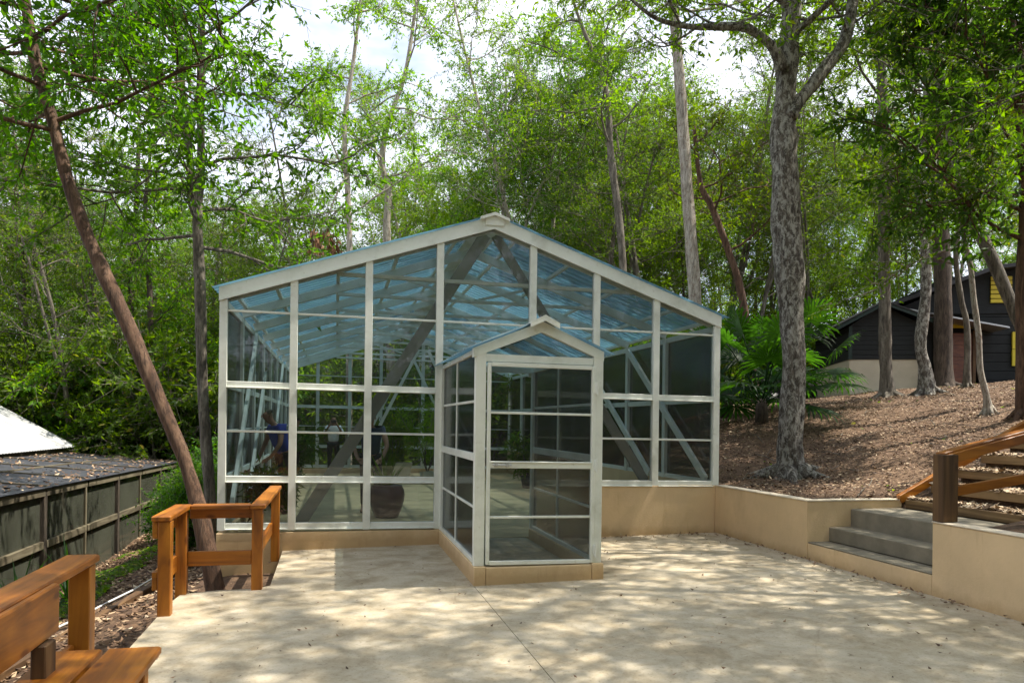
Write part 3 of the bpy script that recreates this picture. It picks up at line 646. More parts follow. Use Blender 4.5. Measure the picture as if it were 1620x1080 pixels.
for k in range(9):
    y0_, y1_ = 9+1.78*k, 9+1.78*(k+1)-.012; n = 10; vs = []
    for c in range(n*2+1):
        yy = y0_+(y1_-y0_)*c/(2*n)
        for xx, zz in ((-7.48, .80), (-9.6, 2.03), (-11.5, 3.1)): vs.append((xx, yy, zz+(.02 if c % 2 else 0)))
    b = MB(); b.add(vs, [(c*3+j, c*3+j+1, c*3+j+4, c*3+j+3) for c in range(n*2) for j in range(2)]); b.build('roof_sheet', M['whiteroof'], WS)
b = MB(); b.box(-15, -7.7, 9.2, 24.8, -2.5, .75); b.build('wall', M['stepconc'], WS)
b = MB(); b.prism([(-7.7, 24.85, .7), (-11.5, 24.85, 2.98), (-15, 24.85, .7)], (0, -.1, 0)); recalc(b.build('gable', M['stepconc'], WS))
b = MB(); b.prism([(-11.5, 9, 3.09), (-15.4, 9, .8), (-15.4, 9, .75), (-11.5, 9, 3.05)], (0, 16, 0)); recalc(b.build('roof', M['whiteroof'], WS))

#@@CABIN
# ------------------------------------------------------------------ cabin and dark house on the hill
M['darkboard'] = mat_wood('black_green_board', ((.004, .006, .006), (.007, .010, .010), (.011, .015, .015)), 'x', rough=.8)
M['green'] = simple('dark_green_trim', (.006, .022, .017), .6)
M['cream'] = simple('cream_render', (.50, .45, .33), .85, .1, 2)
M['reddoor'] = mat_wood('red_brown_door_wood', ((.07, .018, .008), (.16, .045, .015), (.22, .07, .025)), 'x')
M['yellow'] = simple('yellow_paint', (.62, .50, .02), .55, .1)
def frame_at(px, py, D, name, label, cat):
    o = pix(px, py, D); r = empty(name, o, label, cat); return r, o
CB, c0 = frame_at(1343, 624, 25, 'cabin', 'small dark green board cabin on a cream base among the trees on the slope', 'cabin')
ex = Vector((.93, -.37, 0)).normalized(); ey = Vector((.37, .93, 0)).normalized()
def L(o, x, y, z): return o+ex*x+ey*y+ZU*z
def pbox(name, o, x0, x1, y0, y1, z0, z1, mat, par, label=None):
    b = MB(); b.prism([L(o, x0, y0, z0), L(o, x1, y0, z0), L(o, x1, y1, z0), L(o, x0, y1, z0)], (0, 0, z1-z0)); return recalc(b.build(name, mat, par, label=label))
Wc = 2.28
pbox('base', c0, 0, Wc, 0, 4.5, -.8, 1.15, M['cream'], CB)
for k in range(7): pbox('board', c0, -.03+.02*(k % 2), Wc+.03, -.03-.006*(k % 2), 4.5, 1.155+.155*k, 1.30+.155*k, M['darkboard'], CB)
b = MB(); b.prism([L(c0, -.02, -.03, 2.24), L(c0, Wc+.02, -.03, 2.24), L(c0, Wc*.43, -.03, 2.92)], ey*4.5); recalc(b.build('gable', M['darkboard'], CB))
for x0, z0, x1, z1 in ((-.5, 2.16, Wc*.43, 2.98), (Wc*.43, 2.98, Wc+.2, 2.38)):
    b = MB(); b.prism([L(c0, x0, -.35, z0-.10), L(c0, x1, -.35, z1-.10), L(c0, x1, -.35, z1+.02), L(c0, x0, -.35, z0+.02)], ey*.05); recalc(b.build('fascia', M['green'], CB))
    b = MB(); b.prism([L(c0, x0-.03, -.38, z0+.025), L(c0, x1, -.38, z1+.025), L(c0, x1, -.38, z1+.06), L(c0, x0-.03, -.38, z0+.06)], ey*5.2); recalc(b.build('roof', M['black'], CB))
for x in (-.04, Wc-.06): pbox('corner_board', c0, x, x+.11, -.06, -.01, 1.15, 2.24, M['green'], CB)
HB, h0 = frame_at(1458, 618, 25.6, 'dark_house', 'large black house with yellow panels and a red brown door behind the tree trunks', 'house')
pbox('wall', h0, 0, 1.0, .2, 6, -.8, 2.35, M['darkboard'], HB)
for k in range(14): pbox('board', h0, 1.85, 9.0, .2+.01*(k % 2), .4, -.5+.3*k, -.5+.3*k+.285, M['darkboard'], HB)
pbox('wall', h0, .9, 9, .42, 6, -.8, 3.9, M['darkboard'], HB)
for k in range(5): pbox('door_board', h0, .55, 1.60, .10-.006*(k % 2), .18, -.05+.40*k, .34+.40*k, M['reddoor'], HB)
for x in (.44, 1.61): pbox('door_frame', h0, x, x+.10, .06, .19, -.1, 2.02, M['dwoodz'], HB)
b = MB(); b.prism([L(h0, -.9, -.9, 2.62), L(h0, 2.3, -.9, 1.98), L(h0, 2.3, 1, 1.98), L(h0, -.9, 1, 2.62)], (0, 0, .05)); recalc(b.build('porch_roof', M['metal'], HB, label='thin pale lean-to roof edge sloping down over the door'))
b = MB(); b.prism([L(h0, -1.2, .15, 2.6), L(h0, 9.2, .15, 2.6), L(h0, 9.2, .15, 4.75), L(h0, 2.0, .15, 3.95)], ey*6); recalc(b.build('upper_wall', M['darkboard'], HB))
b = MB(); b.prism([L(h0, -1.6, -.5, 2.62), L(h0, 2.1, -.5, 3.97), L(h0, 9.3, -.5, 4.8), L(h0, 9.3, -.5, 4.9), L(h0, 2.05, -.5, 4.09), L(h0, -1.66, -.5, 2.72)], ey*7); recalc(b.build('roof', M['black'], HB))
pbox('yellow_panel', h0, 2.85, 3.45, .12, .19, 1.42, 1.98, M['yellow'], HB); pbox('yellow_panel', h0, 2.85, 3.45, .12, .19, .85, 1.40, M['yellow'], HB)
for k in range(6): pbox('louvre', h0, 2.15, 2.8, .08, .14, 2.95+.15*k, 2.95+.15*k+.12, M['yellow'], HB)
pbox('trim', h0, 1.0, 1.9, .10, .19, 2.12, 2.26, M['yellow'], HB)
# vehicle and drum past the crest
def carbuild():
    o = pix(1262, 650, 29); r = empty('parked_car', o, 'black car half hidden by palm fronds below the cabin', 'car')
    prof = [(0, .35), (.05, .75), (.9, .95), (1.35, 1.45), (2.7, 1.48), (3.5, 1.0), (4.1, .9), (4.15, .35)]
    P = lambda x, z, y=0: o+Vector((1, .2, 0)).normalized()*(x-2.0)+Vector((-.2, 1, 0)).normalized()*y+ZU*z
    b = MB(); b.prism([P(x, z) for x, z in prof], Vector((-.2, 1, 0)).normalized()*1.7); recalc(b.build('body', simple('black_car_paint', (.012, .012, .015), .2, .05), r))
    for xs in ((1.25, 2.0), (2.1, 2.8)):
        b = MB(); b.prism([P(xs[0], .98, -.01), P(xs[1], .98, -.01), P(xs[1]-.05, 1.36, -.01), P(xs[0]+.22, 1.36, -.01)], Vector((-.2, 1, 0)).normalized()*.008); recalc(b.build('window', M['whiteroof'] if xs[0] > 2 else M['glass'], r))
    for x in (.85, 3.3):
        b = MB(); c = P(x, .33, -.03); n = Vector((-.2, 1, 0)).normalized(); b.tube([c, c+n*.2], [.33, .33], 20); w = b.build('wheel', M['black'], r, True)
        b = MB(); b.tube([c-n*.012, c+n*.02], [.19, .19], 14); b.build('rim', M['metal'], w)
carbuild()
o = pix(1331, 640, 27.5); r = empty('yellow_drum', o, 'yellow drum standing beside the cream base of the cabin', 'drum')
b = MB(); b.tube([o+ZU*z for z in (-.3, .25, .26, .28, .55, .56, .58, .85)], [.36, .36, .375, .36, .36, .375, .36, .36], 24); b.build('barrel', M['yellow'], r, True)
b = MB(); b.tube([o+ZU*.852, o+ZU*.87], [.37, .36], 24); b.build('lid', M['black'], r)
o = pix(1322, 577, 30); r = empty('red_roofed_shelter', o, 'small shelter with a faded red sloping roof behind the cabin', 'shelter')
b = MB(); b.prism([o, o+Vector((2.2, -.6, -.75)), o+Vector((2.9, 1.4, -.75)), o+Vector((.7, 2.0, 0))], (0, 0, .06)); recalc(b.build('roof', simple('faded_red_roof', (.30, .10, .09), .6), r))
for dx, dy, h in ((.1, .15, 0), (2.1, -.4, -.75), (2.75, 1.3, -.75), (.75, 1.9, 0)): b = MB(); b.box(o.x+dx-.04, o.x+dx+.04, o.y+dy-.04, o.y+dy+.04, o.z-2.6, o.z+h, 0); b.build('post', M['dwoodz'], r)

#@@PEOPLE
# ------------------------------------------------------------------ people inside the greenhouse, one standing in for a reflection
def skin_mesh(name, verts, edges, radii, mat, parent, root=0, sub=2):
    me = bpy.data.meshes.new(name); off = parent_loc(parent)
    me.from_pydata([tuple(Vector(v)-off) for v in verts], edges, []); o = bpy.data.objects.new(name, me); COL.objects.link(o)
    m = o.modifiers.new('skin', 'SKIN'); m.use_smooth_shade = True
    for i, r in enumerate(radii):
        sv = me.skin_vertices[0].data[i]; sv.radius = r if isinstance(r, tuple) else (r, r); sv.use_root = (i == root)
    s = o.modifiers.new('sub', 'SUBSURF'); s.levels = sub; s.render_levels = sub
    dg = bpy.context.evaluated_depsgraph_get(); me2 = bpy.data.meshes.new_from_object(o.evaluated_get(dg)); me2.name = name
    bpy.data.objects.remove(o); me2.materials.clear(); me2.materials.append(mat); me2.polygons.foreach_set('use_smooth', [True]*len(me2.polygons))
    o = bpy.data.objects.new(name, me2); COL.objects.link(o); o.parent = parent; return o
def person(loc, face, H, J, skin, shirt, trousers, hair, shoe, label, sleeve=.5, group=None, shorts=False):
    """J: joint positions in a local frame (x right, y forward, z up, metres for H=1.75)"""
    root = empty('person', loc, label, 'person', group); s = H/1.75; c, sn = math.cos(face), math.sin(face)
    W_ = lambda p: Vector(loc)+Vector((p[0]*c-p[1]*sn, p[0]*sn+p[1]*c, p[2]))*s
    j = {k: Vector(v) for k, v in J.items()}
    j['collar'] = j['chest'].lerp(j['neck'], .5)
    names = ['pelvis', 'waist', 'chest', 'neck', 'jaw', 'head', 'crown', 'shL', 'elL', 'wrL', 'haL', 'shR', 'elR', 'wrR', 'haR', 'hiL', 'knL', 'anL', 'toL', 'hiR', 'knR', 'anR', 'toR']
    R = dict(pelvis=(.125, .09), waist=(.115, .08), chest=(.125, .09), collar=.085, neck=.046, jaw=(.056, .066), head=(.078, .094), crown=(.064, .072), shL=.055, elL=.04, wrL=.028, haL=.035, shR=.055, elR=.04, wrR=.028, haR=.03,
             hiL=.085, knL=.055, anL=.04, toL=.035, hiR=.085, knR=.055, anR=.04, toR=.035)
    ed = [('chest', 'collar'), ('pelvis', 'waist'), ('waist', 'chest'), ('chest', 'neck'), ('neck', 'jaw'), ('jaw', 'head'), ('head', 'crown')]
    for k in 'LR': ed += [('chest', 'sh'+k), ('sh'+k, 'el'+k), ('el'+k, 'wr'+k), ('wr'+k, 'ha'+k), ('pelvis', 'hi'+k), ('hi'+k, 'kn'+k), ('kn'+k, 'an'+k), ('an'+k, 'to'+k)]
    def sub(nm, part, keys, grow, mat, cut=None, rootk=None):
        ks = list(keys); vs = []; rs = []
        for k in ks:
            p = j[k]
            if cut and k in cut: a, t = cut[k]; p = j[a].lerp(j[k], t)
            r = R[k]; r = tuple(q*s*grow for q in r) if isinstance(r, tuple) else (r*s*grow,)*2; vs.append(W_(p)); rs.append(r)
        e = [(ks.index(a), ks.index(b)) for a, b in ed if a in ks and b in ks]
        return skin_mesh(part, vs, e, rs, mat, root, ks.index(rootk or ks[0]))
    sub('b', 'body', names, 1, skin)
    sub('s', 'shirt', ['pelvis', 'waist', 'chest', 'collar', 'shL', 'elL', 'shR', 'elR'], 1.36, shirt, {'elL': ('shL', sleeve), 'elR': ('shR', sleeve)}, 'chest')
    tk = ['pelvis', 'hiL', 'knL', 'anL', 'hiR', 'knR', 'anR']; sub('t', 'trousers', tk, 1.22, trousers, {'anL': ('knL', .35 if shorts else .93), 'anR': ('knR', .35 if shorts else .93)})
    bk = Vector((0, -.03, .02)); hv = [W_(j['head']+bk), W_(j['crown']+Vector((0, -.012, .012)))]; skin_mesh('hair', hv, [(0, 1)], [(.094*s, .098*s), (.080*s, .088*s)], hair, root)
    for k in 'LR': skin_mesh('shoe', [W_(j['an'+k]+Vector((0, -.03, -.03))), W_(j['to'+k])], [(0, 1)], [(.045*s,)*2, (.04*s,)*2], shoe, root)
    # fingers
    for k in 'LR':
        w, h = j['wr'+k], j['ha'+k]; d = (h-w).normalized(); sd = d.cross(Vector((0, 1, .3))).normalized()
        vs, es = [], []
        for f_, o_ in enumerate((-.028, -.01, .01, .027)):
            q = len(vs); vs += [W_(h+sd*o_), W_(h+d*.045+sd*o_*1.1), W_(h+d*(.075+.01*(f_ in (1, 2)))+sd*o_+Vector((0, .015, 0)))]; es = [(q, q+1), (q+1, q+2)]
            skin_mesh('finger', vs[q:q+3], [(0, 1), (1, 2)], [(.010*s,)*2, (.009*s,)*2, (.007*s,)*2], skin, root, 0, 1)
        skin_mesh('thumb', [W_(h-d*.03-sd*.02), W_(h+d*.01-sd*.05), W_(h+d*.035-sd*.052)], [(0, 1), (1, 2)], [(.013*s,)*2, (.010*s,)*2, (.008*s,)*2], skin, root, 0, 1)
    # face
    fr = (j['head']-j['jaw']); fwd = Vector((0, 1, 0)) if abs(fr.y) < .06 else Vector((0, .6, -.8))
    for e_ in (-1, 1):
        skin_mesh('eye', [W_(j['head']+fwd*.083+Vector((e_*.031, 0, 0))+ZU*.008), W_(j['head']+fwd*.086+Vector((e_*.036, 0, 0))+ZU*.008)], [(0, 1)], [(.009*s,)*2]*2, hair, root, 0, 1)
        skin_mesh('ear', [W_(j['head']+Vector((e_*.078, 0, .015))), W_(j['head']+Vector((e_*.082, 0, -.02)))], [(0, 1)], [(.014*s,)*2]*2, skin, root, 0, 1)
    skin_mesh('mouth', [W_(j['jaw']+fwd*.064+Vector((-.02, 0, .008))), W_(j['jaw']+fwd*.064+Vector((.02, 0, .008)))], [(0, 1)], [(.006*s,)*2]*2, shoeb, root, 0, 1)
    skin_mesh('nose', [W_(j['head']+fwd*.085+ZU*.0), W_(j['head']+fwd*.105-ZU*.025)], [(0, 1)], [(.010*s,)*2, (.014*s,)*2], skin, root, 0, 1)
    return root, W_
ST = dict(pelvis=(0, 0, .95), waist=(0, 0, 1.10), chest=(0, 0, 1.32), neck=(0, 0, 1.49), jaw=(0, .02, 1.56), head=(0, .02, 1.63), crown=(0, .01, 1.70),
          shL=(-.18, 0, 1.42), elL=(-.24, .0, 1.14), wrL=(-.24, .08, .90), haL=(-.24, .10, .84), shR=(.18, 0, 1.42), elR=(.24, 0, 1.14), wrR=(.24, .08, .90), haR=(.24, .10, .84),
          hiL=(-.10, 0, .90), knL=(-.11, .02, .50), anL=(-.12, 0, .09), toL=(-.13, .15, .04), hiR=(.10, 0, .90), knR=(.11, .02, .50), anR=(.12, 0, .09), toR=(.13, .15, .04))
SK = simple('skin', (.42, .24, .16), .55, .05); SKD = simple('tanned_skin', (.28, .14, .085), .55, .05)
cl = lambda nm, c: simple(nm, c, .85, .1, 12)
blackc = cl('black_cloth', (.012, .012, .016)); hairb = cl('dark_hair', (.02, .013, .009)); hairl = cl('brown_hair', (.16, .075, .03)); shoeb = cl('dark_shoe', (.05, .045, .045))
ph = dict(ST); ph.update(elL=(-.27, .12, 1.22), wrL=(-.10, .24, 1.50), haL=(-.06, .22, 1.57), elR=(.27, .12, 1.22), wrR=(.10, .24, 1.50), haR=(.06, .22, 1.57))
pr, W_ = person((-.06, 22.9, .09), math.pi, 1.72, ph, SKD, cl('white_shirt', (.82, .83, .84)), blackc, hairl, shoeb, 'figure in a white shirt and black trousers standing in for the camera holder reflected in the glass', .9)  # solid figure added inside for a reflection of the camera holder
b = MB(); c = W_(Vector((0, .23, 1.585))); b.box(c.x-.07, c.x+.07, c.y-.03, c.y+.03, c.z-.045, c.z+.045, .008); b.tube([c+Vector((0, -.03, 0)), c+Vector((0, -.10, 0))], [.035, .038], 14)
prop(b.build('camera', M['black']), 'small black camera held to the face of the reflection figure in the white shirt', 'camera')
bend = dict(ST); bend.update(waist=(0, .10, 1.07), chest=(0, .30, 1.20), neck=(0, .42, 1.30), jaw=(0, .49, 1.30), head=(0, .55, 1.32), crown=(0, .62, 1.33), shL=(-.19, .34, 1.27), elL=(-.25, .40, 1.00), wrL=(-.20, .46, .78), haL=(-.18, .48, .72),
            shR=(.19, .34, 1.27), elR=(.25, .40, 1.00), wrR=(.20, .46, .78), haR=(.18, .48, .72))
b2 = dict(bend); b2.update(chest=(0, .16, 1.30), neck=(0, .24, 1.45), jaw=(0, .30, 1.49), head=(0, .33, 1.56), crown=(0, .35, 1.63), shL=(-.19, .18, 1.38), shR=(.19, .18, 1.38), elL=(-.27, .24, 1.12), elR=(.27, .24, 1.12), wrL=(-.20, .36, .92), haL=(-.15, .40, .88), wrR=(.20, .36, .92), haR=(.15, .40, .88))
person((.60, 13.3, .09), math.pi-.1, 1.82, b2, SK, cl('navy_shirt', (.04, .06, .10)), blackc, hairb, shoeb, 'person in a navy shirt leaning forward beside the maroon pot', .45)
person((-.80, 13.4, .09), math.pi/2+.5, 1.84, b2, SKD, cl('royal_blue_shirt', (.03, .05, .30)), cl('charcoal_trousers', (.02, .02, .024)), hairb, shoeb, 'person in a bright blue shirt stooping behind the first glass bay', .5)
person((-1.0, 21.0, .09), .3, 1.66, ST, SKD, cl('patterned_green_top', (.16, .17, .05)), cl('dark_brown_trousers', (.05, .035, .028)), hairb, shoeb, 'person in a yellow green top and dark brown trousers standing by the side posts', .3)

# ------------------------------------------------------------------ plants in and around the greenhouse
def strap_plant(r, c, n, Lh, w, mat, seed, tilt=(.3, 1.1), up=.5, name='leaf', joined=False):
    rnd = random.Random(seed); J = MB()
    for i in range(n):
        az = i*2.4+rnd.uniform(-.3, .3); t = tilt[0]+(tilt[1]-tilt[0])*(i/n)*rnd.uniform(.7, 1.2); d = Vector((math.cos(az)*math.sin(t), math.sin(az)*math.sin(t), math.cos(t))); sd = Vector((-math.sin(az), math.cos(az), 0))
        p = Vector(c); Ls = Lh*rnd.uniform(.7, 1.15); vs = []; m = 6
        for k in range(m+1):
            f = k/m; ww = w*(math.sin(math.pi*min(1, .25+f*.75)) if k < m else .02); nrm = sd.cross(d)
            vs += [p-sd*ww, p-nrm*ww*.35, p+sd*ww]; p = p+d*Ls/m; d = (d+Vector((0, 0, -up*.18))).normalized()
        b = J if joined else MB(); b.add(vs, [q for k in range(m) for q in ((k*3, k*3+1, k*3+4, k*3+3), (k*3+1, k*3+2, k*3+5, k*3+4))])
        if not joined: b.build(name, mat, r, True)
    if joined: J.build('leaves', mat, r, True)
pt = empty('plant_pot', (.83, 12.65, .09), 'large glossy maroon pot standing on the greenhouse floor', 'pot')
pc = Vector((.83, 12.65, .09)); prf = [(.17, 0), (.19, .01), (.24, .12), (.285, .28), (.295, .38), (.28, .46), (.25, .505), (.255, .525), (.235, .53), (.225, .47)]
b = MB(); b.tube([pc+ZU*z for _, z in prf], [r_ for r_, _ in prf], 28, caps=True)
mp_, n_, b_ = new_mat('maroon_glaze'); b_.inputs['Base Color'].default_value = (.07, .018, .022, 1); b_.inputs['Roughness'].default_value = .28; b.build('bowl', mp_, pt, True)
b = MB(); b.tube([pc+ZU*.46, pc+ZU*.475], [.225, .225], 24); b.build('soil', M['soil'], pt)
ag = empty('agave_plant', pc+ZU*.47, 'spiky green agave growing in the maroon pot', 'plant'); strap_plant(ag, pc+ZU*.47, 26, .62, .034, M['leafC'], 4, (.1, 1.0), .3)
def planter_plant(x, y, h, label, seed, leaf, kind='bush'):
    c = Vector((x, y, .09)); r = empty('potted_plant', c, label, 'plant')
    b = MB(); b.tube([c+ZU*z for z in (0, .02, .3, .32, .30)], [.14, .15, .20, .21, .18], 18); b.build('pot', M['black'] if seed % 2 else M['cream'], r, True)
    rnd = random.Random(seed); tm = MB(); lv = Leaves(seed)
    for s_ in range(5):
        q = wander(rnd, c+ZU*.28, (rnd.gauss(0, .25), rnd.gauss(0, .25), 1), h*rnd.uniform(.7, 1), 6, .12); tm.tube(q, [.014-.0015*k for k in range(7)], 5)
        for k in range(26): p, d = interp(q, rnd.uniform(.2, .99)); d = Vector((rnd.gauss(0, 1), rnd.gauss(0, 1), rnd.gauss(0, .4))).normalized(); lv.twig(p, d, .3, 9, .17)
    tm.build('stem', M['barkgrey'], r); lv.build('foliage', leaf, r, .22)
planter_plant(3.1, 21.5, 2.4, 'tall feathery plant behind the maroon pot near the end wall', 11, M['leafB'])
planter_plant(2.3, 19.5, 2.1, 'bright bamboo-like plant between the maroon pot and the porch', 12, M['leafB'])
planter_plant(1.7, 22.3, 1.9, 'bushy plant against the end wall beyond the bent person', 13, M['leafC'])
planter_plant(-1.0, 11.9, .55, 'low dim shrub in a cream pot behind the first glass bay', 14, M['leafD'])
planter_plant(-.95, 17.5, 1.5, 'dark leafy plant behind the blue shirt', 15, M['leafD'])
planter_plant(4.6, 18.0, 1.1, 'green bush in a black pot against the slope side wall', 17, M['leafC'])
pl = empty('white_planter', (1.5, 20.8, .09), 'cream trough on the floor between the pot and the end wall', 'planter')
b = MB(); b.prism([(1.05, 20.8, .09), (1.95, 20.8, .09), (2.05, 20.8, .55), (.95, 20.8, .55)], (0, .4, 0)); recalc(b.build('trough', M['cream'], pl)); b = MB(); b.box(1.0, 2.0, 20.83, 21.17, .545, .56); b.build('soil', M['soil'], pl)

# fan palm on the slope
def fan_palm(base, label, seed, n=22, Lp=1.0, R=.75, th=.3):
    rnd = random.Random(seed); r = empty('fan_palm', base, label, 'palm'); b = MB(); b.tube([base-ZU*.2, base+ZU*th, base+ZU*(th+.15)], [.16, .13, .08], 12, .3); b.build('trunk', M['barkdark'], r, True)
    top = base+ZU*(th+.05)
    for i in range(n):
        az = i*2.4+rnd.uniform(-.2, .2); t = .12+1.35*(i/n)**.8+rnd.uniform(-.1, .1); d = Vector((math.cos(az)*math.sin(t), math.sin(az)*math.sin(t), math.cos(t)))
        L_ = Lp*rnd.uniform(.8, 1.25)*(1.15 if i < n*.4 else .9); q = [top]; dd = Vector(d)
        for k in range(5): q.append(q[-1]+dd*L_/5); dd = (dd-ZU*.09*math.sin(t)).normalized()
        b = MB(); b.tube(q, [.013]*6, 4); o = q[-1]; sd = Vector((-math.sin(az), math.cos(az), 0)); up = sd.cross(dd).normalized(); m = 22
        for k in range(m):
            a = (k/(m-1)-.5)*rnd.uniform(4.0, 4.3); e = (dd*math.cos(a)+sd*math.sin(a)+up*.15*abs(math.sin(a))).normalized(); w = (sd*math.cos(a)-dd*math.sin(a)).normalized()*.034; Lr = R*rnd.uniform(.85, 1.1)*(1-.15*abs(a)/2)
            p1 = o+e*Lr*.5; p2 = o+e*Lr*.85-ZU*.06*Lr; p3 = o+e*Lr-ZU*.2*Lr
            b.add([o, p1-w, p1+w, p2-w*.7, p2+w*.7, p3, p1-up*.02], [(0, 1, 6), (0, 6, 2), (1, 3, 6), (6, 3, 4), (6, 4, 2), (3, 5, 4)])
        b.build('frond', M['palm'], r, True)
    return r
pb = pix(1205, 668, 16); pb.z = hz(pb.x, pb.y); fan_palm(pb, 'large green fan palm growing between the greenhouse corner and the big trunk', 3, 20, 1.1, .82, .35)
pb = pix(1262, 640, 18); pb.z = hz(pb.x, pb.y); fan_palm(pb, 'fan palm partly hidden behind the thick lichen trunk', 5, 15, 1.25, .8, .5)
pb = pix(1150, 650, 19); pb.z = hz(pb.x, pb.y); fan_palm(pb, 'fan palm with drooping fronds close against the greenhouse side', 7, 16, 1.2, .85, .7)

#@@TREES
# ------------------------------------------------------------------ trees, nearest first
def pth(lst, D, dd=0):
    n = len(lst); return [pix(x, y, D+dd*i/(n-1)) for i, (x, y, *_) in enumerate(lst)]
def st(lst, D, dd=0, k=.86): return (pth(lst, D, dd), [l[2]/2*k*D/FPX for l in lst])
def ground_base(s):
    p = s[0][0]; h = hz(p.x, p.y)
    if p.z > h: s[0].insert(0, Vector((p.x, p.y, h-.15))); s[1].insert(0, s[1][0]*1.05)
    return s
FUL = dict(nl=11, t0=.3, L=3.0, sub=7, tw=7, nleaf=13, size=.115, elev=.35)
def K(**k): d = dict(FUL); d.update(k); return d
s = st([(343, 940, 36), (330, 880, 35), (318, 820, 34), (296, 740, 33), (262, 655, 33), (200, 510, 32), (150, 400, 30), (108, 290, 28), (85, 200, 26), (55, 95, 24), (38, -10, 22), (10, -160, 19), (-20, -380, 14), (-30, -560, 8)], 8.7, .6, .74)
tree('leaning tree with a thick reddish brown trunk rising beside the patio railing', s[0][0], [ground_base(s)], M['barkred'], M['leafA'], [(0, K(t0=.60, nl=22, L=2.9, sub=8, tw=8, elev=.05, size=.135, nleaf=11))], 21, seg=20, rough=.24, flare=1.12)
s = st([(333, 800, 22), (326, 700, 21), (320, 600, 20), (317, 480, 20), (314, 400, 19), (312, 345, 19), (318, 250, 15), (317, 140, 14), (320, 0, 13), (325, -160, 11), (330, -360, 6)], 12.6, .5)
s2 = st([(312, 350, 15), (300, 250, 13), (287, 120, 12), (283, 0, 11), (276, -160, 9), (265, -330, 5)], 12.85, .5)
tree('slim twin-stemmed grey tree standing between the leaning tree and the greenhouse corner', s[0][0], [ground_base(s), s2], M['barkgrey'], M['leafA'], [(0, K(t0=.46, nl=17, L=3.2, elev=-.05, size=.14, nleaf=12)), (1, K(t0=.1, nl=13, L=3.4, elev=.05, size=.14, nleaf=12, dir=3.1, dspread=1.9))], 22)
# big patched tree on the right
s = st([(1250, 770, 66), (1250, 745, 54), (1250, 700, 47), (1254, 600, 45), (1252, 500, 48), (1246, 400, 52), (1241, 300, 50), (1240, 210, 46), (1246, 120, 40), (1251, 30, 38), (1254, -60, 36), (1262, -250, 28), (1275, -480, 16)], 12, .4, .82)
s2 = st([(1250, 185, 26), (1266, 158, 25), (1300, 115, 24), (1332, 72, 23), (1347, 20, 21), (1352, -60, 19), (1375, -260, 14), (1400, -460, 7)], 12.1, .8)
s3 = st([(1238, 110, 24), (1225, 80, 19), (1203, 58, 16), (1180, 44, 14), (1140, 42, 13), (1085, 42, 10), (1030, 25, 7), (980, -20, 4)], 12.1, -.6)
tree('thick mottled grey tree with two forks growing at the foot of the mulched slope', s[0][0], [ground_base(s), s2, s3], M['barkpatch'], M['leafB'], [(0, K(t0=.72, nl=14, L=4.2, nleaf=13)), (1, K(t0=.45, nl=10, L=3.4, nleaf=12)), (2, K(t0=.35, nl=7, L=1.5, sub=5, elev=.2, nleaf=7))], 23, seg=28, rough=.26, flare=1.45)
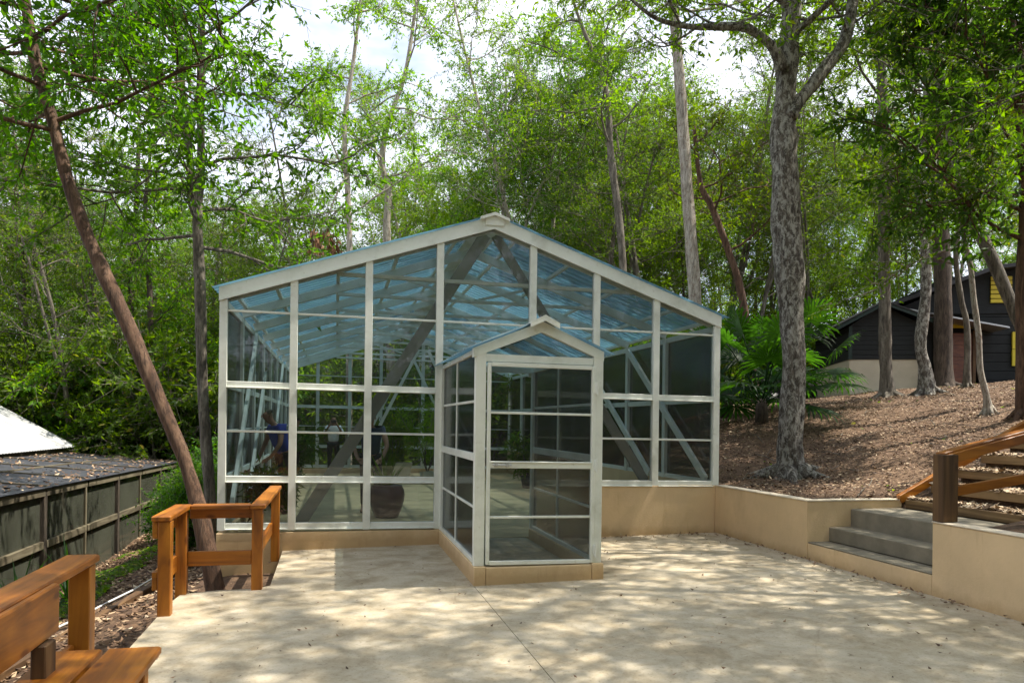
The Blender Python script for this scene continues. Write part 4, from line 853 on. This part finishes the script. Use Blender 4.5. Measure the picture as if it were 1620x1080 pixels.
TR = [  # label, path (x, y, width), depth, drift, bark, leaf, crown params, seed
 ('straight grey tree in front of the cabin base', [(1404, 634, 30), (1402, 600, 22), (1400, 500, 21), (1398, 380, 20), (1400, 250, 19), (1393, 100, 17), (1385, -40, 15), (1370, -260, 9)], 20.5, 0, 'barkgrey', 'leafC', K(t0=.64, nl=12, L=3.2, size=.15), 31),
 ('knobbly tree at the corner of the cabin', [(1466, 618, 30), (1463, 580, 22), (1456, 545, 20), (1464, 470, 19), (1464, 400, 18), (1456, 330, 17), (1462, 200, 15), (1475, 60, 13), (1480, -120, 8)], 19.6, 0, 'barkpatch', 'leafC', K(t0=.62, nl=11, L=3.0, size=.15), 32),
 ('broad dark trunk in front of the black house roof', [(1492, 600, 32), (1492, 500, 30), (1490, 400, 28), (1484, 300, 26), (1478, 180, 24), (1470, 40, 20), (1460, -140, 12)], 24.2, 0, 'barkdark', 'leafC', K(t0=.58, nl=12, L=3.4, size=.16), 33),
 ('thin crooked pale tree low on the bare slope', [(1564, 660, 17), (1560, 625, 11), (1551, 585, 10), (1548, 530, 10), (1540, 470, 10), (1535, 420, 10), (1524, 370, 9), (1520, 300, 8), (1500, 220, 7), (1490, 100, 6), (1470, -40, 4)], 14, 0, 'barkpale', 'leafC', K(t0=.55, nl=9, L=2.2, sub=6, size=.13), 34),
 ('leaning grey tree crossing in front of the yellow panel', [(1640, 640, 26), (1622, 540, 23), (1600, 480, 22), (1565, 400, 22), (1540, 345, 21), (1510, 270, 20), (1492, 190, 18), (1478, 80, 16), (1465, -60, 13), (1450, -220, 8)], 15, 1.5, 'barkgrey', 'leafC', K(t0=.55, nl=12, L=2.9, size=.14), 35),
 ('smooth reddish trunk at the very edge of the photo', [(1622, 640, 30), (1618, 560, 24), (1617, 450, 22), (1622, 330, 21), (1615, 180, 19), (1600, 30, 16), (1590, -150, 10)], 13, 0, 'barkred', 'leafD', K(t0=.5, nl=17, L=3.1, size=.16, elev=.05, dir=3.0, dspread=1.5), 36),
 ('tall pale spotted trunk behind the greenhouse roof', [(1103, 640, 30), (1100, 480, 23), (1092, 370, 22), (1083, 240, 21), (1074, 110, 20), (1064, -10, 18), (1055, -160, 13), (1048, -300, 7)], 20, 0, 'barkpale', 'leafC', K(t0=.72, nl=10, L=3.0, size=.16, leafy=.6), 37),
 ('leaning reddish tree beyond the fan palm', [(1196, 640, 16), (1188, 560, 14), (1172, 460, 14), (1150, 390, 13), (1125, 325, 12), (1108, 290, 10), (1098, 200, 7)], 21.5, 0, 'barkred', 'leafC', K(t0=.55, nl=9, L=2.6, sub=6, size=.14, leafy=.7), 38),
 ('grey trunk with a high fork rising behind the roof slope', [(990, 640, 16), (985, 420, 14), (977, 330, 14), (966, 240, 13), (961, 160, 12), (945, 100, 9), (920, 40, 7), (890, -50, 4)], 25, 0, 'barkgrey', 'leafB', K(t0=.5, nl=11, L=3.3, size=.15, leafy=.75), 39),
 ('pale many-branched tree showing over the roof ridge', [(620, 640, 18), (612, 380, 14), (615, 300, 13), (605, 262, 11), (612, 200, 10), (640, 120, 8), (655, 30, 6), (665, -60, 3)], 27, 0, 'barkpale', 'leafB', K(t0=.35, nl=13, L=3.6, sub=7, tw=6, size=.15, leafy=.6), 40),
 ('slender pale trunk over the roof edge beside the hanging dead leaves', [(552, 640, 12), (553, 400, 11), (550, 300, 10), (545, 200, 9), (560, 90, 7), (575, -40, 4)], 24, 0, 'barkpale', 'leafB', K(t0=.4, nl=10, L=3.0, size=.14), 41),
 ('dark trunk rising beyond the end of the netted enclosure', [(207, 745, 14), (208, 690, 13), (212, 600, 12), (206, 480, 11), (215, 340, 9), (220, 200, 6)], 27, 0, 'barkdark', 'leafB', K(t0=.4, nl=10, L=3.0, size=.16), 42),
 ('dark trunk standing close behind the leaning tree', [(232, 745, 13), (231, 690, 12), (234, 600, 11), (238, 480, 10), (230, 340, 8), (240, 220, 5)], 26, 0, 'barkdark', 'leafB', K(t0=.4, nl=10, L=2.8, size=.16), 43),
 ('bare grey stem leaning between the cabin corner and the crooked tree', [(1530, 600, 13), (1530, 520, 10), (1520, 470, 10), (1512, 410, 9), (1515, 350, 8), (1495, 250, 7), (1505, 130, 5)], 20, 0, 'barkgrey', 'leafC', K(t0=.55, nl=8, L=2.2, size=.14), 44),
]
for lb, p, D, dd, bk, lf, P, sd in TR:
    s = st(p, D, dd); ground_base(s); tree(lb, s[0][0].copy(), [s], M[bk], M[lf], [(0, P)], sd)
# hanging dead leaves
o = pix(508, 378, 20.5); r = empty('dead_leaf_bunch', o, 'bunch of brown dead leaves hanging above the greenhouse roof edge', 'leaves')
lv = Leaves(9); b = MB()
for k in range(9): d = Vector((random.gauss(0, .25), random.gauss(0, .25), -1)).normalized(); lv.twig(o+Vector((random.uniform(-.3, .3), random.uniform(-.3, .3), .3)), d, .6, 12, .26, .25)
b.tube([o+Vector((0, 0, .2)), o+Vector((.5, .3, 1.6)), pix(550, 280, 24)], [.02, .02, .03], 5); b.build('stem', M['barkgrey'], r); lv.build('foliage', mat_tint('dead_leaf', [(0, (.10, .04, .015)), (1, (.34, .18, .08))]), r, .4)

# forest: variants built once, then copied
def variant(seed, H, bark, leaf, P, lean=.04, r0=.13, label='', n2=None):
    rnd = random.Random(seed); p = wander(rnd, (0, 0, -.3), (rnd.uniform(-lean, lean), rnd.uniform(-lean, lean), 1), H, 9, .05, .02)
    rs = [r0*(1-.75*k/9) for k in range(10)]; stems = [(p, rs)]; crowns = [(0, P)]
    if n2: 
        q, d = interp(p, n2); p2 = wander(rnd, q, (rnd.choice((-.5, .5)), rnd.uniform(-.3, .3), .9), H*(1-n2)*.9, 6, .08, .05); stems.append((p2, [r0*.55*(1-.7*k/6) for k in range(7)])); crowns.append((1, dict(P, t0=.3, nl=P['nl']//2)))
    return tree(label, Vector((0, 0, 0)), stems, bark, leaf, crowns, seed, name='forest_tree', seg=9, rough=.1)
VP = dict(sub=7, tw=8, nleaf=17, size=.135, elev=.3, twl=1.5, spread=.7)
V = [variant(101, 15, M['barkgrey'], M['leafB'], dict(VP, nl=18, t0=.30, L=4.2)), variant(102, 18, M['barkpale'], M['leafA'], dict(VP, nl=18, t0=.40, L=4.2), n2=.45),
     variant(103, 13, M['barkdark'], M['leafB'], dict(VP, nl=20, t0=.18, L=3.6)), variant(104, 17, M['barkgrey'], M['leafC'], dict(VP, nl=15, t0=.35, L=4.4, leafy=.55), n2=.35),
     variant(105, 11, M['barkgrey'], M['leafA'], dict(VP, nl=20, t0=.12, L=3.4)), variant(106, 19, M['barkpale'], M['leafB'], dict(VP, nl=16, t0=.45, L=4.4, leafy=.8), .07)]
KIND = dict(zip(V, ('slender grey-trunked leafy tree', 'tall pale forked tree', 'bushy dark-trunked tree', 'thinly leaved grey forked tree', 'low full-crowned tree', 'tall pale straight tree')))
S_ = []
for sd, lf, H in ((201, 'leafB', 4.2), (202, 'leafA', 3.2), (203, 'leafC', 5.0)):
    rnd = random.Random(sd); r = empty('shrub', (0, 0, 0), None, 'shrub'); tm = MB(); lv = Leaves(sd)
    for k in range(6):
        p = wander(rnd, (rnd.gauss(0, .3), rnd.gauss(0, .3), -.1), (rnd.gauss(0, .35), rnd.gauss(0, .35), 1), H*rnd.uniform(.7, 1), 6, .12); tm.tube(p, [.04-.005*j for j in range(7)], 5)
        branch_out(rnd, tm, lv, p, .04, dict(nl=7, t0=.08, L=1.5, sub=5, tw=5, nleaf=12, size=.16, elev=.2, twl=1.2))
    tm.build('stem', M['barkgrey'], r); lv.build('foliage', M[lf], r, .4); S_.append(r)
KIND.update(zip(S_, ('bright fresh green bush', 'small glossy green bush', 'tall olive green bush')))
rnd = random.Random(77)
def blocked(x, y):
    if -3.6 < x < 7.2 and -9 < y < 26.5: return True
    if -16 < x < -4 and 6 < y < 26.5: return True
    if 4 < x < 13 and 3 < y < 19: return True
    if 12 < x < 31 and 14 < y < 30: return True
    return False
used = set()
CORR = [(math.degrees(YAW)+math.degrees(math.atan((p_[1][0]-810)/FPX)), D_) for _, p_, D_, *_r in TR]
def hides(x, y, m=2.4):
    th = math.degrees(math.atan2(x, y)); D = math.hypot(x, y); return any(abs(th-t) < m and D < d+3.5 for t, d in CORR)
def region(x, y):
    th = math.degrees(math.atan2(x, y))
    if x < -2.5: return ('in the green woods beyond the netted enclosure', 'forest trees beyond the enclosure')
    if x > 9: return ('in the woods behind the slope and cabin', 'forest trees behind the cabin slope')
    return ('rising behind the greenhouse roof', 'forest trees behind the greenhouse')
def place(protos, x, y, sc, lab):
    k = rnd.randrange(len(protos)); pr = protos[k]; l, g = lab
    if pr in KIND: l = KIND[pr]+' '+l
    if (id(pr)) not in used and pr.location.length < .01:
        used.add(id(pr)); pr.location = (x, y, hz(x, y)); pr.rotation_euler = (0, 0, rnd.random()*6.28); pr.scale = (sc,)*3; prop(pr, l, None, g); return
    copy_tree(pr, (x, y, hz(x, y)), rnd.random()*6.28, sc, l, g)
pts = []
def scatter(n, th0, th1, d0, d1, mind, protos, s0, s1, lab=None, power=1.0):
    c = 0; tries = 0
    while c < n and tries < n*60:
        tries += 1; th = rad(rnd.uniform(th0, th1)); D = d0+(d1-d0)*rnd.random()**power; x, y = D*math.sin(th), D*math.cos(th)
        if blocked(x, y) or hides(x, y) or any((x-a)**2+(y-b)**2 < mind*mind for a, b in pts): continue
        pts.append((x, y)); place(protos, x, y, rnd.uniform(s0, s1), lab or region(x, y)); c += 1
scatter(30, -26, 0, 27, 42, 2.3, [V[0], V[2], V[4], V[3], V[3], V[1]], .6, .92)
scatter(10, 0, 8, 27, 44, 2.6, [V[0], V[3], V[4]], .7, 1.0)
scatter(18, 8, 16, 30, 44, 2.6, [V[0], V[1], V[3], V[5], V[1]], .75, 1.1)
scatter(42, 15, 50, 28, 46, 2.2, [V[0], V[1], V[3], V[5], V[1], V[3], V[2]], .7, 1.1)
scatter(26, -30, 8, 42, 72, 3.0, V, .9, 1.25)
scatter(20, 8, 55, 46, 75, 3.5, V, .9, 1.3)
# understorey
def shrlab(x, y):
    if x < -2: return ('in the undergrowth beyond the netted enclosure', 'bushes beyond the enclosure')
    if x > 9: return ('in the undergrowth behind the slope and palms', 'bushes behind the slope')
    return ('crowding behind the greenhouse', 'bushes behind the greenhouse')
def shr(n, th0, th1, d0, d1, mind, s0, s1, bl=blocked):
    c = t = 0
    while c < n and t < n*60:
        t += 1; th = rad(rnd.uniform(th0, th1)); D = rnd.uniform(d0, d1); x, y = D*math.sin(th), D*math.cos(th)
        if bl(x, y) or any((x-a)**2+(y-b)**2 < mind*mind for a, b in pts): continue
        pts.append((x, y)); place(S_, x, y, rnd.uniform(s0, s1), shrlab(x, y)); c += 1
shr(40, -24, -2, 27, 42, 1.4, .8, 1.5); shr(26, -4, 15, 26.5, 38, 1.4, .8, 1.4); shr(26, 15, 34, 26, 42, 1.6, .7, 1.3); shr(14, 20, 50, 31, 45, 1.6, .8, 1.4)
for i_ in range(26):
    a_ = rad(100+i_*6.6); d_ = 11+2*(i_ % 3); x, y = d_*math.sin(a_), d_*math.cos(a_); copy_tree(S_[i_ % 3], (x, y, hz(x, y)), i_*1.3, 1.0, 'bush in the thicket behind the patio, outside the view', 'bushes behind the patio')
for x, y, s_ in ((-2.6, 15.5, .45), (-3.0, 18.5, .5), (-2.7, 21.5, .55), (-3.4, 24.3, .7), (7.0, 17.5, .5), (7.6, 20.5, .6), (6.6, 23.5, .6), (9.5, 19, .55), (11, 22, .6)):
    copy_tree(S_[1 if x < 0 else 2], (x, y, hz(x, y)), rnd.random()*6, s_, 'small bush tucked beside the long greenhouse wall' , 'bushes beside the greenhouse walls')
# shade trees behind and over the patio
for x, y, k, s_ in ((9.5, 4.5, 0, .85), (6.4, 2.0, 3, .88), (9.8, 1.6, 3, .9), (7.6, 5.2, 3, .5), (10.6, 7.6, 3, .8), (8.8, 0.5, 2, 1.0), (12.5, 1.5, 1, .9), (10.5, -4, 4, 1.1), (-3.5, -1.5, 0, .8), (-6.5, 3.5, 1, .8), (-4.5, -7, 3, .9), (1.5, -11, 2, 1), (6.5, -9, 5, .9), (-9, -4, 5, .9), (-2, -15, 4, 1.2), (5, -16, 0, 1.1), (11, -13, 1, 1), (-9, -13, 0, 1.1), (-14, 0, 2, 1.1), (14, -8, 2, 1.2), (17, -2, 4, 1.2), (0, -19, 2, 1.2), (8, -19, 2, 1.2), (-6, -18, 4, 1.3), (15, -16, 2, 1.2), (-14, -10, 4, 1.2), (4, -13, 4, 1), (-2, -11, 4, 1), (9, -11, 2, .9)):
    copy_tree(V[k], (x, y, hz(x, y)), rnd.random()*6, s_, 'tall tree standing around the patio outside the view, shading it', 'shade trees around the patio')

# broad-leaved young tree beyond the enclosure
o = pix(160, 735, 25.5); o.z = hz(o.x, o.y)-.2; r = empty('young_tree', o, 'bright young broad-leaved tree standing just past the end of the black roof', 'tree')
top = pix(160, 668, 25.5); b = MB(); b.tube([o, o.lerp(top, .5)+Vector((.1, 0, 0)), top], [.05, .04, .025], 8); b.build('trunk', M['barkgrey'], r, True); b = MB(); rr = random.Random(5)
for k in range(34):
    az = rr.random()*6.28; c = top+Vector((math.cos(az)*rr.uniform(.1, .7), math.sin(az)*rr.uniform(.1, .7), rr.uniform(-.25, .3)))
    for j in range(7):
        a = j*.9; e = Vector((math.cos(a), math.sin(a), -.25)).normalized(); w = Vector((-math.sin(a), math.cos(a), 0))*.05; Lr = .26
        b.add([c, c+e*Lr*.6-w, c+e*Lr, c+e*Lr*.6+w], [(0, 1, 2), (0, 2, 3)])
b.build('crown', M['leafB'], r)
# lily-like plants below the railing at the enclosure
for px, py, D, sd, lb in ((30, 900, 10.2, 1, 'strappy green plant in front of the netting at the photo edge'), (110, 790, 11.2, 2, 'small strap-leaved plant against the nearest netting panel'), (330, 430, 10.5, 3, None)):
    if lb is None: continue
    o = pix(px, py, D); o = Vector((o.x, o.y, hz(o.x, o.y))); r = empty('strap_plant', o, lb, 'plant'); strap_plant(r, o, 26, 1.0, .022, M['palm'], sd, (.1, 1.1), 1.2)

# ------------------------------------------------------------------ ground litter and loose cover
def litter(name, n, x0, x1, y0, y1, size, mat, seed, zf=None, cond=None, lift=.012):
    r = np.random.default_rng(seed); X = r.uniform(x0, x1, n); Y = r.uniform(y0, y1, n); k = np.ones(n, bool) if cond is None else cond(X, Y, r)
    X, Y = X[k], Y[k]; n = len(X); Z = (hterr(X, Y) if zf is None else zf(X, Y))+lift+r.uniform(0, .02, n)
    P = np.stack([X, Y, Z], 1); a = r.uniform(0, 6.28, n); D = np.stack([np.cos(a), np.sin(a), r.normal(0, .25, n)], 1); S = np.stack([-np.sin(a), np.cos(a), r.normal(0, .35, n)], 1)
    L_ = (size*r.uniform(.5, 1.4, n))[:, None]; C = r.uniform(.1, .5, n)[:, None]*L_*np.array([0, 0, 1])
    Vv = np.stack([P-D*L_*.5+C*.6, P+S*L_*.22, P+D*L_*.5+C*.6, P-S*L_*.22+C*.3], 1).reshape(-1, 3); i = np.arange(n)[:, None]*4
    o = tri_mesh(name, Vv, np.concatenate([i+[0, 1, 2], i+[0, 2, 3]], 1).reshape(-1, 3), mat, None, np.repeat(r.random(n)**1.2, 4)); o['kind'] = 'stuff'; return o
def hill(X, Y, r): return ~((X < 6.7) & (Y < 7.95)) & ~((X > 6.6) & (X < 9.6) & (Y < 7.93)) & (r.random(len(X)) < np.clip(1.25-.035*(Y-6), .3, 1))
litter('fallen_leaves', 120000, 5.56, 22, 5, 22, .047, M['litter'], 1, cond=hill)
litter('fallen_leaves', 12000, 6.7, 9.6, 4.3, 7.83, .075, mat_tint('sunlit_stair_litter', [(0, (.10, .055, .03)), (.4, (.34, .23, .13)), (1, (.66, .54, .38))]), 2, zf=lambda X, Y: .785+.18*np.floor((X-6.67)/.36))  # stair litter in a lighter mix, sunshine painted into its colour
litter('fallen_leaves', 14000, -4.5, -1.5, 5, 23, .08, M['litter'], 3)
litter('fallen_leaves', 1500, -7.4, -4.5, 8, 24, .09, M['litter'], 4, zf=lambda X, Y: .53-.0125*(Y-12)+(-4.6-X)*.085+.03, cond=lambda X, Y, r: r.random(len(X)) < np.clip((np.abs(X+6)*.7+.1), 0, 1))
litter('ground_cover', 5000, -4.3, -3.2, 9, 19, .09, M['leafB'], 5, cond=lambda X, Y, r: (np.sin(Y*2.3)+np.sin(X*5)+r.normal(0, .6, len(X))) > .2, lift=.03)
litter('fallen_leaves', 420, -1.3, 5.3, 2.5, 10, .032, M['litter'], 6, zf=lambda X, Y: .019*(X+.6), lift=.001)
litter('fallen_leaves', 900, 5.0, 5.37, 2, 10, .045, M['litter'], 7, zf=lambda X, Y: .019*(X+.6), lift=.001, cond=lambda X, Y, r: r.random(len(X)) < ((X-4.95)/.42)**3)
litter('fallen_leaves', 500, 2.7, 5.3, 9.7, 10.08, .04, M['litter'], 8, zf=lambda X, Y: .019*(X+.6), lift=.001, cond=lambda X, Y, r: r.random(len(X)) < ((Y-9.6)/.48)**3)
litter('ground_cover', 700, 6, 20, 8, 21, .07, M['leafB'], 9, cond=lambda X, Y, r: (np.sin(Y*1.7+X)+np.sin(X*2.1)+r.normal(0, .4, len(X))) > 1.2, lift=.03)
rt = np.random.default_rng(12); b = MB()
for k in range(260):
    x, y = rt.uniform(5.7, 18), rt.uniform(8.2, 20); a = rt.uniform(0, 6.28); L_ = rt.uniform(.15, .8); x2, y2 = x+math.cos(a)*L_, y+math.sin(a)*L_
    b.tube([gp(x, y, .03), gp((x+x2)/2+.03, (y+y2)/2, .06), gp(x2, y2, .03)], [.008, .007, .004], 4)
o = b.build('fallen_twigs', M['barkgrey']); o['kind'] = 'stuff'
# yellow flower-like leaf on the slope
o = gp(*[pix(1350, 649, 15.5).x, pix(1350, 649, 15.5).y], .03); b = MB(); b.add([o, o+Vector((.05, -.02, .02)), o+Vector((.06, .02, .05)), o+Vector((-.01, .02, .05)), o+Vector((-.05, 0, .01))], [(0, 1, 2), (0, 2, 3), (0, 3, 4)])
prop(b.build('yellow_leaf', M['yellow']), 'single bright yellow leaf lying on the brown slope', 'leaf')
# overhead cable
b = MB(); q = [pix(-60, 148, 10.5), pix(60, 146, 10.9), pix(160, 146, 11.3), pix(250, 158, 11.8), pix(325, 205, 12.6)]; q, _ = smooth_path(q, [1]*5); b.tube(q, [.009]*len(q), 6); prop(b.build('overhead_cable', M['metal'], None, True), 'pale cable strung across the leaning trunk to the twin stem', 'cable')
